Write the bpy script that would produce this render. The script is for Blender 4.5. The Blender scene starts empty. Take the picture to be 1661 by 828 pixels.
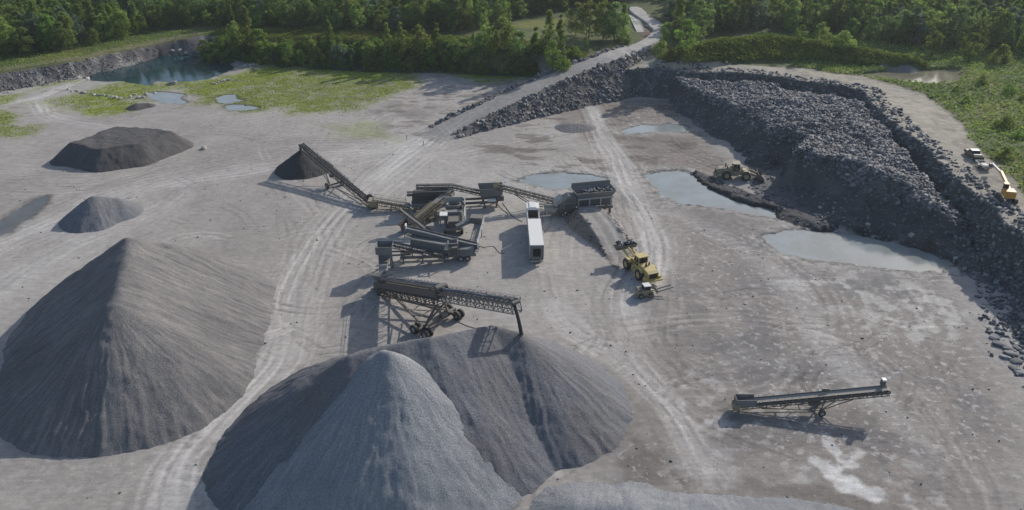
import bpy, math, random
import numpy as np
from mathutils import Vector, Matrix
random.seed(7); rng = np.random.default_rng(7)
scene = bpy.context.scene
COL = scene.collection
R = math.radians

# ------------------------------------------------------------------ camera geometry: a survey of the quarry
F, TH, HC = 1280.0, R(27.4), 70.0
def G(px, py, z=0.0):
    """world point on the level z seen at a place of the survey photograph"""
    b = -(py - 414)
    dx = px - 830.5
    dy = F*math.cos(TH) + b*math.sin(TH)
    dz = -F*math.sin(TH) + b*math.cos(TH)
    t = (z - HC)/dz
    return Vector((dx*t, dy*t, z))
def GL(pts):
    return np.array([G(p[0], p[1], p[2] if len(p) > 2 else 0.0)[:] for p in pts])

cam_d = bpy.data.cameras.new('camera'); cam = bpy.data.objects.new('camera', cam_d); COL.objects.link(cam)
cam.location = (0, 0, HC); cam.rotation_euler = (R(90) - TH, 0, 0)
cam_d.sensor_width = 36; cam_d.lens = F/1661*36; cam_d.clip_end = 9000; cam_d.clip_start = 0.5
scene.camera = cam

# ------------------------------------------------------------------ noise
def _h(ix, iy, s):
    h = (ix.astype(np.int64)*374761393 + iy.astype(np.int64)*668265263 + s*982451653) & 0xffffffff
    h = ((h ^ (h >> 13))*1274126177) & 0xffffffff
    h = h ^ (h >> 16)
    return (h & 0xffffff)/float(0xffffff)
def vn(x, y, s=0):
    xi = np.floor(x); yi = np.floor(y); fx = x - xi; fy = y - yi
    fx = fx*fx*(3 - 2*fx); fy = fy*fy*(3 - 2*fy)
    xi = xi.astype(np.int64); yi = yi.astype(np.int64)
    a = _h(xi, yi, s); b = _h(xi+1, yi, s); c = _h(xi, yi+1, s); d = _h(xi+1, yi+1, s)
    return (a*(1-fx)+b*fx)*(1-fy) + (c*(1-fx)+d*fx)*fy
def fbm(x, y, s=0, o=4):
    r = 0; a = 0.5; t = 0
    for i in range(o):
        r = r + a*vn(x, y, s+i*17); t += a; a *= 0.5
        x = x*2.03+11.3; y = y*2.03-7.7
    return r/t*2 - 1
def sstep(a, b, x):
    t = np.clip((x-a)/(b-a), 0, 1); return t*t*(3-2*t)

# ------------------------------------------------------------------ polygon distances
def seg_d(X, Y, a, b):
    dx, dy = b[0]-a[0], b[1]-a[1]; L = dx*dx+dy*dy+1e-9
    t = np.clip(((X-a[0])*dx+(Y-a[1])*dy)/L, 0, 1)
    return np.hypot(X-a[0]-t*dx, Y-a[1]-t*dy), t
def line_d(X, Y, P, closed=True):
    D = np.full(X.shape, 1e9); n = len(P)
    for i in range(n if closed else n-1):
        d, _ = seg_d(X, Y, P[i], P[(i+1) % n]); D = np.minimum(D, d)
    return D
def inside(X, Y, P):
    r = np.zeros(X.shape, bool); n = len(P)
    for i in range(n):
        x0, y0 = P[i][:2]; x1, y1 = P[(i+1) % n][:2]
        if y0 == y1: continue
        c = ((y0 > Y) != (y1 > Y)) & (X < (x1-x0)*(Y-y0)/(y1-y0)+x0)
        r ^= c
    return r
def sdist(X, Y, P):
    """positive inside"""
    lo = P[:, :2].min(0)-25; hi = P[:, :2].max(0)+25
    out = np.full(X.shape, -25.0)
    k = (X > lo[0]) & (X < hi[0]) & (Y > lo[1]) & (Y < hi[1])
    x = X[k]; y = Y[k]
    d = line_d(x, y, P); out[k] = np.where(inside(x, y, P), d, -d)
    return out
def idw(X, Y, P, p=3):
    n = 0; w = 0
    for q in P:
        k = 1/((X-q[0])**2+(Y-q[1])**2+1)**(p/2); n = n+k*q[2]; w = w+k
    return n/w

# ------------------------------------------------------------------ object helpers
def tag(o, label=None, cat=None, group=None, kind=None):
    if label: o['label'] = label
    if cat: o['category'] = cat
    if group: o['group'] = group
    if kind: o['kind'] = kind
    return o
def thing(name, label, cat, loc=(0, 0, 0), rotz=0.0, group=None):
    o = bpy.data.objects.new(name, None); COL.objects.link(o)
    o.location = loc; o.rotation_euler = (0, 0, rotz); o.empty_display_size = 0.5
    return tag(o, label, cat, group)
def mesh_np(name, V, Fq, mat, parent=None, smooth=False, attrs=None):
    """V (n,3) array, Fq (m,k) array of equal sized faces"""
    me = bpy.data.meshes.new(name); V = np.asarray(V, np.float32); Fq = np.asarray(Fq, np.int32)
    m, k = Fq.shape
    me.vertices.add(len(V)); me.vertices.foreach_set('co', V.ravel())
    me.loops.add(m*k); me.loops.foreach_set('vertex_index', Fq.ravel())
    me.polygons.add(m); me.polygons.foreach_set('loop_start', np.arange(0, m*k, k, dtype=np.int32))
    me.polygons.foreach_set('loop_total', np.full(m, k, np.int32))
    if smooth: me.polygons.foreach_set('use_smooth', np.ones(m, bool))
    for an, (ty, arr) in (attrs or {}).items():
        a = me.attributes.new(an, ty, 'POINT')
        a.data.foreach_set({'FLOAT': 'value', 'FLOAT_VECTOR': 'vector', 'FLOAT_COLOR': 'color'}[ty], np.asarray(arr, np.float32).ravel())
    me.update(); me.validate()
    me.materials.append(mat)
    o = bpy.data.objects.new(name, me); COL.objects.link(o)
    if parent is not None: o.parent = parent
    return o

class MB:
    def __init__(s): s.v = []; s.f = []
    def add(s, vs, fs, M=None):
        n = len(s.v)
        for v in vs:
            v = Vector(v); s.v.append(M @ v if M is not None else v)
        for f in fs: s.f.append([i+n for i in f])
        return s
    def hexa(s, b, t):
        return s.add(list(b)+list(t), [(3, 2, 1, 0), (4, 5, 6, 7), (0, 1, 5, 4), (1, 2, 6, 5), (2, 3, 7, 6), (3, 0, 4, 7)])
    def box(s, x0, x1, y0, y1, z0, z1, M=None, ch=0.0):
        if ch > 0:
            return s.prism([(x0+ch, z0), (x1-ch, z0), (x1, z0+ch), (x1, z1-ch), (x1-ch, z1), (x0+ch, z1), (x0, z1-ch), (x0, z0+ch)], y0, y1, M)
        b = [(x0, y0, z0), (x1, y0, z0), (x1, y1, z0), (x0, y1, z0)]
        t = [(x, y, z1) for x, y, _ in b]
        return s.add(b+t, [(3, 2, 1, 0), (4, 5, 6, 7), (0, 1, 5, 4), (1, 2, 6, 5), (2, 3, 7, 6), (3, 0, 4, 7)], M)
    def prism(s, xz, y0, y1, M=None):
        """outline in the xz plane pulled along y"""
        n = len(xz); vs = [(x, y0, z) for x, z in xz]+[(x, y1, z) for x, z in xz]
        fs = [tuple(range(n)), tuple(range(2*n-1, n-1, -1))]+[(i, i+n, (i+1) % n+n, (i+1) % n) for i in range(n)]
        return s.add(vs, fs, M)
    def sweep(s, sec, p, q, up=(0, 0, 1)):
        """section given as (side, up) pulled from p to q"""
        p = Vector(p); q = Vector(q); u = (q-p).normalized(); r = Vector(up).cross(u)
        if r.length < 1e-4: r = Vector((0, 1, 0))
        r.normalize(); w = u.cross(r); n = len(sec)
        vs = [p+r*a+w*b for a, b in sec]+[q+r*a+w*b for a, b in sec]
        fs = [tuple(range(n)), tuple(range(2*n-1, n-1, -1))]+[(i, i+n, (i+1) % n+n, (i+1) % n) for i in range(n)]
        return s.add(vs, fs)
    def beam(s, p, q, w=0.1, h=None):
        h = h or w; w /= 2; h /= 2
        return s.sweep([(-w, -h), (w, -h), (w, h), (-w, h)], p, q)
    def tube(s, p, q, r, n=10, r2=None):
        p = Vector(p); q = Vector(q); r2 = r if r2 is None else r2
        u = (q-p).normalized(); a = u.orthogonal().normalized(); b = u.cross(a)
        c = [(math.cos(2*math.pi*i/n), math.sin(2*math.pi*i/n)) for i in range(n)]
        vs = [p+(a*x+b*y)*r for x, y in c]+[q+(a*x+b*y)*r2 for x, y in c]
        fs = [tuple(range(n-1, -1, -1)), tuple(range(n, 2*n))]+[(i, (i+1) % n, (i+1) % n+n, i+n) for i in range(n)]
        return s.add(vs, fs)
    def lathe(s, prof, c, ax=(0, 1, 0), n=20):
        """profile of (radius, along axis); closed loop"""
        u = Vector(ax).normalized(); a = u.orthogonal().normalized(); b = u.cross(a); c = Vector(c); m = len(prof)
        vs = []
        for i in range(n):
            t = 2*math.pi*i/n; d = a*math.cos(t)+b*math.sin(t)
            vs += [c+d*r+u*h for r, h in prof]
        fs = [(i*m+j, ((i+1) % n)*m+j, ((i+1) % n)*m+(j+1) % m, i*m+(j+1) % m) for i in range(n) for j in range(m)]
        return s.add(vs, fs)
    def build(s, name, mat, parent=None, smooth=False):
        me = bpy.data.meshes.new(name); me.from_pydata([v[:] for v in s.v], [], s.f)
        import bmesh
        bm = bmesh.new(); bm.from_mesh(me); bmesh.ops.recalc_face_normals(bm, faces=bm.faces); bm.to_mesh(me); bm.free()
        if smooth:
            me.polygons.foreach_set('use_smooth', [True]*len(me.polygons))
        me.materials.append(mat)
        o = bpy.data.objects.new(name, me); COL.objects.link(o)
        if parent is not None: o.parent = parent
        return o

# ------------------------------------------------------------------ materials
def newmat(name):
    m = bpy.data.materials.new(name); m.use_nodes = True
    nt = m.node_tree; return m, nt, nt.nodes['Principled BSDF']
def nd(nt, ty, **k):
    n = nt.nodes.new(ty)
    for a, b in k.items(): setattr(n, a, b)
    return n
def mixc(nt, fac, a, b, mode='MIX'):
    n = nd(nt, 'ShaderNodeMix', data_type='RGBA', blend_type=mode)
    for sock, v in ((n.inputs[0], fac), (n.inputs[6], a), (n.inputs[7], b)):
        if hasattr(v, 'is_output'): nt.links.new(v, sock)
        elif isinstance(v, (int, float)): sock.default_value = v
        else: sock.default_value = (*v, 1)
    return n.outputs[2]
def noise(nt, vec, scale, detail=4, rough=0.6):
    n = nd(nt, 'ShaderNodeTexNoise'); n.inputs['Scale'].default_value = scale
    n.inputs['Detail'].default_value = detail; n.inputs['Roughness'].default_value = rough
    if vec is not None: nt.links.new(vec, n.inputs['Vector'])
    return n.outputs['Fac']
def ramp(nt, v, lo, hi, a=0.0, b=1.0):
    n = nd(nt, 'ShaderNodeMapRange'); nt.links.new(v, n.inputs[0])
    for i, x in enumerate((lo, hi, a, b)): n.inputs[i+1].default_value = x
    return n.outputs[0]
def mul(nt, a, b, op='MULTIPLY'):
    n = nd(nt, 'ShaderNodeMath', operation=op)
    for i, v in enumerate((a, b)):
        if hasattr(v, 'is_output'): nt.links.new(v, n.inputs[i])
        else: n.inputs[i].default_value = v
    return n.outputs[0]
def bump(nt, bsdf, h, strength, dist):
    b = nd(nt, 'ShaderNodeBump'); b.inputs['Strength'].default_value = strength; b.inputs['Distance'].default_value = dist
    nt.links.new(h, b.inputs['Height']); nt.links.new(b.outputs[0], bsdf.inputs['Normal'])

DUST = (0.30, 0.28, 0.25)
def paint(name, col, rough=0.55, dust=0.5, metal=0.0, wear=0.35):
    m, nt, b = newmat(name)
    geo = nd(nt, 'ShaderNodeNewGeometry'); sep = nd(nt, 'ShaderNodeSeparateXYZ'); nt.links.new(geo.outputs['Normal'], sep.inputs[0])
    pos = geo.outputs['Position']
    n1 = noise(nt, pos, 1.7, 5, 0.65); n2 = noise(nt, pos, 7.0, 3, 0.6)
    dark = tuple(c*0.45 for c in col)
    c = mixc(nt, ramp(nt, n1, 0.42, 0.7, 0, wear), col, dark)
    up = ramp(nt, sep.outputs[2], -0.2, 0.9, 0.25, 1.0)
    f = mul(nt, mul(nt, up, ramp(nt, n2, 0.3, 0.65, 0.35, 1.0)), dust)
    c = mixc(nt, f, c, DUST)
    nt.links.new(c, b.inputs['Base Color']); b.inputs['Roughness'].default_value = rough; b.inputs['Metallic'].default_value = metal
    return m
M_STEEL = paint('dusty dark steel', (0.095, 0.087, 0.078), 0.65, 0.45)
M_STEEL2 = paint('grey machine steel', (0.16, 0.165, 0.17), 0.6, 0.5)
M_TAN = paint('faded tan machine paint', (0.30, 0.25, 0.15), 0.6, 0.5)
M_BLUE = paint('slate plant paint', (0.12, 0.14, 0.16), 0.55, 0.45)
M_GALV = paint('galvanised steel', (0.38, 0.39, 0.38), 0.5, 0.5)
M_WHITE = paint('white trailer paint', (0.72, 0.72, 0.70), 0.45, 0.18, wear=0.12)
M_YEL = paint('faded yellow paint', (0.56, 0.43, 0.14), 0.55, 0.38, wear=0.2)
M_ORANGE = paint('orange yellow paint', (0.55, 0.27, 0.035), 0.5, 0.2)
M_RUB = paint('tyre rubber', (0.022, 0.022, 0.022), 0.85, 0.38)
M_BELT = paint('conveyor belt rubber', (0.03, 0.03, 0.032), 0.8, 0.45)
M_BELTL = paint('dust coated belt', (0.22, 0.21, 0.20), 0.85, 0.9)
M_DARK = paint('dark opening', (0.018, 0.018, 0.02), 0.7, 0.1)
M_CARD = paint('dark car paint', (0.03, 0.032, 0.036), 0.14, 0.15)
M_RUST = paint('rusty red steel', (0.12, 0.05, 0.035), 0.75, 0.3)
M_CONC = paint('pale concrete', (0.42, 0.41, 0.38), 0.85, 0.4)
m, nt, b = newmat('dark glass'); b.inputs['Base Color'].default_value = (0.012, 0.014, 0.016, 1); b.inputs['Roughness'].default_value = 0.12; M_GLASS = m

def ground_material():
    m, nt, b = newmat('quarry ground')
    at = nd(nt, 'ShaderNodeAttribute', attribute_name='Col'); ro = nd(nt, 'ShaderNodeAttribute', attribute_name='rockiness'); ck = nd(nt, 'ShaderNodeAttribute', attribute_name='chalk')
    geo = nd(nt, 'ShaderNodeNewGeometry'); pos = geo.outputs['Position']
    def streak(rot, sx, sy, sc):
        mp = nd(nt, 'ShaderNodeMapping'); mp.inputs['Rotation'].default_value = (0, 0, rot); mp.inputs['Scale'].default_value = (sx, sy, 1); nt.links.new(pos, mp.inputs[0])
        return noise(nt, mp.outputs[0], sc, 6, 0.75)
    n1 = noise(nt, pos, 0.9, 6, 0.75); n2 = noise(nt, pos, 6.5, 4, 0.8)
    k = mul(nt, ramp(nt, n1, 0.25, 0.75, 0.80, 1.20), ramp(nt, n2, 0.25, 0.75, 0.78, 1.22))
    sel = ramp(nt, noise(nt, pos, 0.035, 2, 0.5), 0.44, 0.56)
    sa = ramp(nt, streak(0.9, 0.12, 1, 1.6), 0.3, 0.7, 0.84, 1.16); sb = ramp(nt, streak(-0.5, 0.12, 1, 1.6), 0.3, 0.7, 0.84, 1.16)
    mm = nd(nt, 'ShaderNodeMix'); nt.links.new(sel, mm.inputs[0]); nt.links.new(sa, mm.inputs[2]); nt.links.new(sb, mm.inputs[3])
    k = mul(nt, k, mm.outputs[0])
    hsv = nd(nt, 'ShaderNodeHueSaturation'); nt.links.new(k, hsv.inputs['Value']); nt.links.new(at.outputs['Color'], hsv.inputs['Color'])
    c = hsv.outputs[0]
    f1 = mul(nt, ramp(nt, noise(nt, pos, 0.75, 8, 0.72), 0.55, 0.60), ck.outputs['Fac']); c = mixc(nt, mul(nt, f1, 0.75), c, (0.46, 0.45, 0.435))
    f2 = mul(nt, ramp(nt, streak(0.3, 0.5, 1, 1.1), 0.57, 0.63), ck.outputs['Fac']); c = mixc(nt, mul(nt, f2, 0.6), c, (0.13, 0.125, 0.125))
    nt.links.new(c, b.inputs['Base Color']); b.inputs['Roughness'].default_value = 0.92
    b.inputs['Specular IOR Level'].default_value = 0.2
    n3 = noise(nt, pos, 1.6, 8, 0.78)
    bp = nd(nt, 'ShaderNodeBump'); nt.links.new(n3, bp.inputs['Height'])
    nt.links.new(mul(nt, mul(nt, ro.outputs['Fac'], 0.85), 0.16, 'ADD'), bp.inputs['Strength']); bp.inputs['Distance'].default_value = 0.5
    nt.links.new(bp.outputs[0], b.inputs['Normal'])
    return m
def gravel_material(name, ca, cb, streak=0.5, cc=None):
    m, nt, b = newmat(name)
    at = nd(nt, 'ShaderNodeAttribute', attribute_name='flow'); geo = nd(nt, 'ShaderNodeNewGeometry'); pos = geo.outputs['Position']
    mp = nd(nt, 'ShaderNodeMapping'); mp.inputs['Scale'].default_value = (1.0, 0.10, 1); nt.links.new(at.outputs['Vector'], mp.inputs[0])
    s1 = noise(nt, mp.outputs[0], 1.9, 7, 0.72); n2 = noise(nt, pos, 4.5, 4, 0.8); n3 = noise(nt, pos, 0.07, 4, 0.6)
    c = mixc(nt, ramp(nt, s1, 0.44, 0.62, 0, streak), ca, cb)
    c = mixc(nt, ramp(nt, n3, 0.45, 0.65, 0, 0.5), c, cc or tuple(x*0.72 for x in ca))
    hsv = nd(nt, 'ShaderNodeHueSaturation'); nt.links.new(c, hsv.inputs['Color']); nt.links.new(ramp(nt, n2, 0.25, 0.75, 0.6, 1.4), hsv.inputs['Value'])
    nt.links.new(hsv.outputs[0], b.inputs['Base Color']); b.inputs['Roughness'].default_value = 0.95; b.inputs['Specular IOR Level'].default_value = 0.15
    n4 = noise(nt, pos, 3.5, 6, 0.85)
    bump(nt, b, n4, 0.8, 0.35)
    return m
M_G_DARK = gravel_material('grey brown crushed stone', (0.172, 0.172, 0.178), (0.30, 0.287, 0.272), 0.75)
M_G_BLUE = gravel_material('blue grey crushed stone', (0.158, 0.168, 0.192), (0.245, 0.248, 0.258), 0.65, (0.19, 0.172, 0.158))
M_G_LIGHT = gravel_material('pale grey fine stone', (0.250, 0.268, 0.292), (0.37, 0.375, 0.38), 0.7)
M_G_BLACK = gravel_material('dark damp gravel', (0.072, 0.072, 0.075), (0.12, 0.115, 0.11), 0.5)
M_G_BROWN = gravel_material('dark brown grit', (0.105, 0.103, 0.105), (0.175, 0.165, 0.155), 0.5)
def rock_material(name, ca, cb):
    m, nt, b = newmat(name)
    geo = nd(nt, 'ShaderNodeNewGeometry'); at = nd(nt, 'ShaderNodeAttribute', attribute_name='rv')
    c = mixc(nt, at.outputs['Fac'], ca, cb)
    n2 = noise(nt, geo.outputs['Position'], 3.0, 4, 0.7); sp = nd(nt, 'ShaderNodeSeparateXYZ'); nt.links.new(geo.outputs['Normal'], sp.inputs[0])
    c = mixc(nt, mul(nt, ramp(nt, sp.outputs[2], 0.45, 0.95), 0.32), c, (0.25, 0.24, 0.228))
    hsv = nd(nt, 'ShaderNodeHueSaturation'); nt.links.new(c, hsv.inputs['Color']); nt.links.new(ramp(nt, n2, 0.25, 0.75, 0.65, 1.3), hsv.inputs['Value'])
    nt.links.new(hsv.outputs[0], b.inputs['Base Color']); b.inputs['Roughness'].default_value = 0.85
    return m
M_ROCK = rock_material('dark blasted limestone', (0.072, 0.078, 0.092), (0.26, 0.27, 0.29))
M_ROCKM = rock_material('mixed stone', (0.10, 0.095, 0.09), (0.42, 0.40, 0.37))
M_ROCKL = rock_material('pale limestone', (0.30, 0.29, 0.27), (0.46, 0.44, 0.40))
def water_material(name, col, rough=0.08, edge=None):
    m, nt, b = newmat(name)
    geo = nd(nt, 'ShaderNodeNewGeometry'); n1 = noise(nt, geo.outputs['Position'], 0.12, 4, 0.6)
    c = mixc(nt, ramp(nt, n1, 0.4, 0.6), col, edge or tuple(x*0.75 for x in col)); n5 = noise(nt, geo.outputs['Position'], 0.35, 5, 0.7); c = mixc(nt, ramp(nt, n5, 0.5, 0.75, 0, .5), c, tuple(x*f for x, f in zip(col, (.8, .7, .55))))
    nt.links.new(c, b.inputs['Base Color']); b.inputs['Roughness'].default_value = rough; b.inputs['IOR'].default_value = 1.33
    n2 = noise(nt, geo.outputs['Position'], 1.5, 3, 0.6); bump(nt, b, n2, 0.05, 0.1)
    return m
M_W_POND = water_material('deep pond water', (0.015, 0.050, 0.062), 0.1)
M_W_PUD = water_material('milky puddle water', (0.25, 0.285, 0.295), 0.10, (0.215, 0.235, 0.23))
M_W_TAN = water_material('silty tan water', (0.20, 0.19, 0.14), 0.12)
M_W_DAMP = water_material('thin muddy water', (0.13, 0.13, 0.125), 0.25)
def leaf_material(name, ca, cb, tr=0.62):
    m, nt, b = newmat(name)
    at = nd(nt, 'ShaderNodeAttribute', attribute_name='lv'); oi = nd(nt, 'ShaderNodeObjectInfo')
    c = mixc(nt, at.outputs['Fac'], ca, cb)
    hsv = nd(nt, 'ShaderNodeHueSaturation'); nt.links.new(c, hsv.inputs['Color'])
    nt.links.new(ramp(nt, oi.outputs['Random'], 0, 1, 0.72, 1.28), hsv.inputs['Value'])
    nt.links.new(ramp(nt, oi.outputs['Random'], 0, 1, 0.485, 0.515), hsv.inputs['Hue'])
    out = nt.nodes['Material Output']; nt.nodes.remove(b)
    d = nd(nt, 'ShaderNodeBsdfDiffuse'); t = nd(nt, 'ShaderNodeBsdfTranslucent'); mx = nd(nt, 'ShaderNodeMixShader'); mx.inputs[0].default_value = tr
    nt.links.new(hsv.outputs[0], d.inputs[0]); nt.links.new(hsv.outputs[0], t.inputs[0])
    nt.links.new(d.outputs[0], mx.inputs[1]); nt.links.new(t.outputs[0], mx.inputs[2]); nt.links.new(mx.outputs[0], out.inputs[0])
    return m
M_LEAF = leaf_material('broadleaf foliage', (0.135, 0.200, 0.055), (0.30, 0.37, 0.10))
M_LEAFD = leaf_material('dark foliage', (0.110, 0.175, 0.062), (0.245, 0.32, 0.10))
M_LEAFG = leaf_material('grey green foliage', (0.10, 0.15, 0.105), (0.19, 0.25, 0.165))
M_LEAFY = leaf_material('fresh green foliage', (0.12, 0.20, 0.046), (0.25, 0.35, 0.08))
M_WEED = leaf_material('weed foliage', (0.12, 0.18, 0.036), (0.27, 0.32, 0.075), 0.45)
M_MOSS = leaf_material('moss and weeds', (0.185, 0.22, 0.026), (0.225, 0.265, 0.034), 0.3)
M_BARK = paint('bark', (0.085, 0.07, 0.055), 0.9, 0.05)

# ------------------------------------------------------------------ terrain
def axis(core, fine, outer, first):
    a, b = core; xs = list(np.arange(a, b+1e-6, fine))
    st = first; x = b
    while x < outer[1]: x += st; st *= 1.09; xs.append(x)
    st = first; x = a
    while x > outer[0]: x -= st; st *= 1.09; xs.insert(0, x)
    return np.array(xs)
XS = axis((-84, 118), 0.29, (-2600, 2600), 0.9)
XS = np.concatenate([XS[XS < -84][XS[XS < -84] < -190], np.arange(-190, -84, 0.55), XS[XS >= -84]])
ys = list(np.arange(62, 262, 0.29)); y = ys[-1]
while y < 330: y += 0.8; ys.append(y)
st = 0.9
while y < 3200: y += st; st *= 1.06; ys.append(y)
y = 62; st = 0.8
while y > -600: y -= st; st *= 1.2; ys.insert(0, y)
YS = np.array(ys)
X, Y = np.meshgrid(XS, YS)
SH = X.shape

warp = lambda s, a, f: a*fbm(X*f, Y*f, s, 3)
rimR = GL([(975, 112, 6.3), (1090, 114, 7.8), (1230, 120, 9), (1400, 146, 9.2), (1440, 190, 9.4), (1520, 255, 9.2), (1600, 330, 8.8), (1650, 372, 8.6)])
rimM = GL([(-260, 175, 4.5), (0, 120, 4.5), (130, 98, 4.5), (240, 75, 4), (330, 58, 4.5), (400, 58, 6), (560, 63, 7.5), (720, 73, 8), (850, 86, 8.5), (930, 98, 9)])
tail_rim = np.array([[94, 112, 8.4], [101, 92, 8.2], [108, 62, 8.2], [130, -200, 8.2], [-420, -200, 4.5], [-420, 200, 4.5]], float)
RIM = np.vstack([rimM, rimR, tail_rim])
toeM = GL([(-260, 220), (0, 150), (60, 139), (130, 125), (240, 96), (290, 86), (330, 92), (420, 104), (560, 110), (700, 114), (860, 120), (930, 130)])
toeR = np.vstack([GL([(985, 154), (1030, 158), (1085, 162)]), rimR[2:3]+[-2, -4, 0], rimR[3:4]+[-4, -5, 0], rimR[4:5]+[-5, -3, 0], rimR[5:6]+[-6, -3, 0],
                  GL([(1626, 470), (1652, 540)]), np.array([[80, 96, 0], [88, 78, 0]])])
TOE = np.vstack([toeM, toeR, np.array([[98, 50, 0], [115, -190, 0], [-400, -190, 0], [-400, 190, 0]], float)])
wx = X + warp(3, 1.6, 0.12)+warp(4, 0.4, 0.45); wy = Y + warp(5, 1.6, 0.12)+warp(6, 0.4, 0.45)
inT = inside(wx, wy, TOE); inR = inside(wx, wy, RIM)
dT = line_d(wx, wy, TOE); dR = line_d(wx, wy, RIM)
ZU = idw(X, Y, np.vstack([RIM[:18], [[0, 420, 9], [-200, 420, 6], [200, 300, 9.5], [160, 200, 9.4], [120, 120, 8.8]]]), 3)
wall = (~inT) & inR
fr = dT/(dT+dR+1e-6)
Z = np.where(inT, 0.0, np.where(inR, ZU*fr, ZU))
Z = Z + np.where(inR & ~inT, 0, 0)
# gentle roll of the land above and beyond
Z += np.where(inR, 0, 0.9*fbm(X*0.03, Y*0.03, 9, 3)*sstep(0, 20, dR))
# haul ramp
rampP = GL([(690, 226, 0.0), (740, 201, 1.4), (800, 172, 3.3), (870, 139, 5.6), (935, 112, 7.6), (985, 94, 9.0), (1025, 79, 9.0), (1058, 62, 9.0), (1072, 47, 9.0), (1058, 33, 9.0), (1040, 22, 9.0), (1030, 12, 9.0)])
def along(P, Xa, Ya):
    D = np.full(Xa.shape, 1e9); ZZ = np.zeros(Xa.shape); S = np.zeros(Xa.shape); s0 = 0
    for i in range(len(P)-1):
        d, t = seg_d(Xa, Ya, P[i], P[i+1]); L = np.linalg.norm(P[i+1][:2]-P[i][:2])
        k = d < D; D = np.where(k, d, D); ZZ = np.where(k, P[i][2]+(P[i+1][2]-P[i][2])*t, ZZ); S = np.where(k, s0+t*L, S); s0 += L
    return D, ZZ, S
rD, rZ, rS = along(rampP, X, Y)
rw = 3.9 + 0.5*fbm(X*0.15, Y*0.15, 14, 2)-0.9*sstep(80, 110, rS)
rz = rZ - np.maximum(0, rD-rw-1.6+0.8*fbm(X*0.3, Y*0.3, 15, 3))*0.85
bermz = rZ + 0.8*np.exp(-((rD-rw-0.9)/0.55)**2)*(0.6+0.6*fbm(X*0.5, Y*0.5, 16, 2))*(rS > 10)*(rS < 86)
rz = np.where(rD < rw+1.6, np.maximum(rz, bermz), rz)
ramp_on = (rz > Z) & (rS < 95)
Z = np.where(ramp_on, rz, Z)
onroad = sstep(rw+0.4, rw-0.6, rD)
Z = np.where((onroad > 0.5) & (rS >= 80), Z*0.3+9.0*0.7, Z)
ramp_side = ramp_on & (rD > rw) & (rS > 6)
# loading ramp of the crusher
lrP = GL([(1012, 425, 0), (996, 395, 0.7), (978, 365, 1.9), (966, 350, 2.3), (958, 342, 2.3)])
lD, lZ, lS = along(lrP, X, Y)
lz = lZ - np.maximum(0, lD-2.7-0.7*fbm(X*0.4, Y*0.4, 18, 3))*0.9 + 0.5*np.exp(-((lD-2.9)/0.5)**2)*(fbm(X*0.6, Y*0.6, 19, 2)+0.4)
lr_on = lz > Z
Z = np.where(lr_on, lz, Z)
# blasted rock heap along the working face
muT = GL([(1078, 158), (1108, 190), (1150, 224), (1184, 240), (1206, 266), (1236, 278), (1262, 272), (1272, 300), (1328, 362), (1390, 382), (1450, 394), (1500, 410), (1545, 430), (1600, 462)])
muT = np.vstack([muT, GL([(1622, 470, 0)])+[3, 3, 0], rimR[5:6]+[2, 2, 0], rimR[4:5]+[6, 3, 0], rimR[3:4]+[9, 6, 0], rimR[2:3]+[2, 8, 0], rimR[1:2]+[0, 5, 0]])
muB = GL([(1096, 128, 6.0), (1130, 146, 6.0), (1172, 166, 6.5), (1205, 177, 6.9), (1236, 168, 7.0), (1248, 195, 7.3), (1272, 209, 7.5), (1312, 216, 7.9), (1298, 243, 8.1), (1345, 252, 8.5), (1400, 267, 8.5), (1450, 292, 7.9), (1495, 326, 6.6),
          (1540, 364, 4.4), (1556, 372, 4.0), (1552, 356, 4.4), (1512, 305, 6.3), (1470, 258, 7.5), (1430, 210, 7.9), (1390, 165, 7.9), (1240, 139, 7.3), (1100, 125, 6.4)])
mx = X + 2.2*fbm(X*0.16, Y*0.16, 21, 3)+0.6*fbm(X*0.7, Y*0.7, 22, 2); my = Y + 2.2*fbm(X*0.16, Y*0.16, 23, 3)+0.6*fbm(X*0.7, Y*0.7, 24, 2)
kk = (X > 35) & (X < 125) & (Y > 95) & (Y < 265)
zm = np.full(SH, -9.0); a = mx[kk]; b_ = my[kk]
iT = inside(a, b_, muT); iB = inside(a, b_, muB); d1 = line_d(a, b_, muT); d2 = line_d(a, b_, muB); zt_ = idw(a, b_, muB, 3)
zm[kk] = np.where(iB, zt_+np.minimum(d2, 10)*0.04, np.where(iT, zt_*np.clip(d1/(d1+d2+1e-6), 0, 1)**1.15, -9))
zm += 1.3*fbm(X*0.09, Y*0.09, 25, 3)+0.8*fbm(X*0.22, Y*0.22, 26, 3)+0.5*fbm(X*0.9, Y*0.9, 27, 3)
mu_on = (zm > Z) & kk
Z = np.where(mu_on, zm, Z)
# rubble berm by the loader
bD, bZ, bS = along(GL([(1132, 283, 0.2), (1165, 300, 0.7), (1240, 326, 0.9), (1330, 360, 0.9)]), X, Y)
bz = bZ*0.75-np.maximum(0, bD-1.6)*0.35+0.3*fbm(X*0.9, Y*0.9, 28, 2); berm_on = (bz > Z) & (bD < 4); Z = np.where(berm_on, bz, Z)
# weed covered bank beyond the working face
hD, hZ, hS = along(GL([(1100, 84, 12), (1170, 67, 14), (1250, 62, 14.2), (1340, 70, 13.2), (1410, 84, 12.4), (1480, 98, 11.2)]), X, Y)
hz = hZ - np.maximum(0, np.sqrt(hD**2+4)-2)*0.62+0.5*fbm(X*0.2, Y*0.2, 30, 3); hill_on = (hz > Z) & (~inR) & (dR > 2.5) & (rD > 7); Z = np.where(hill_on, hz, Z)
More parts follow.
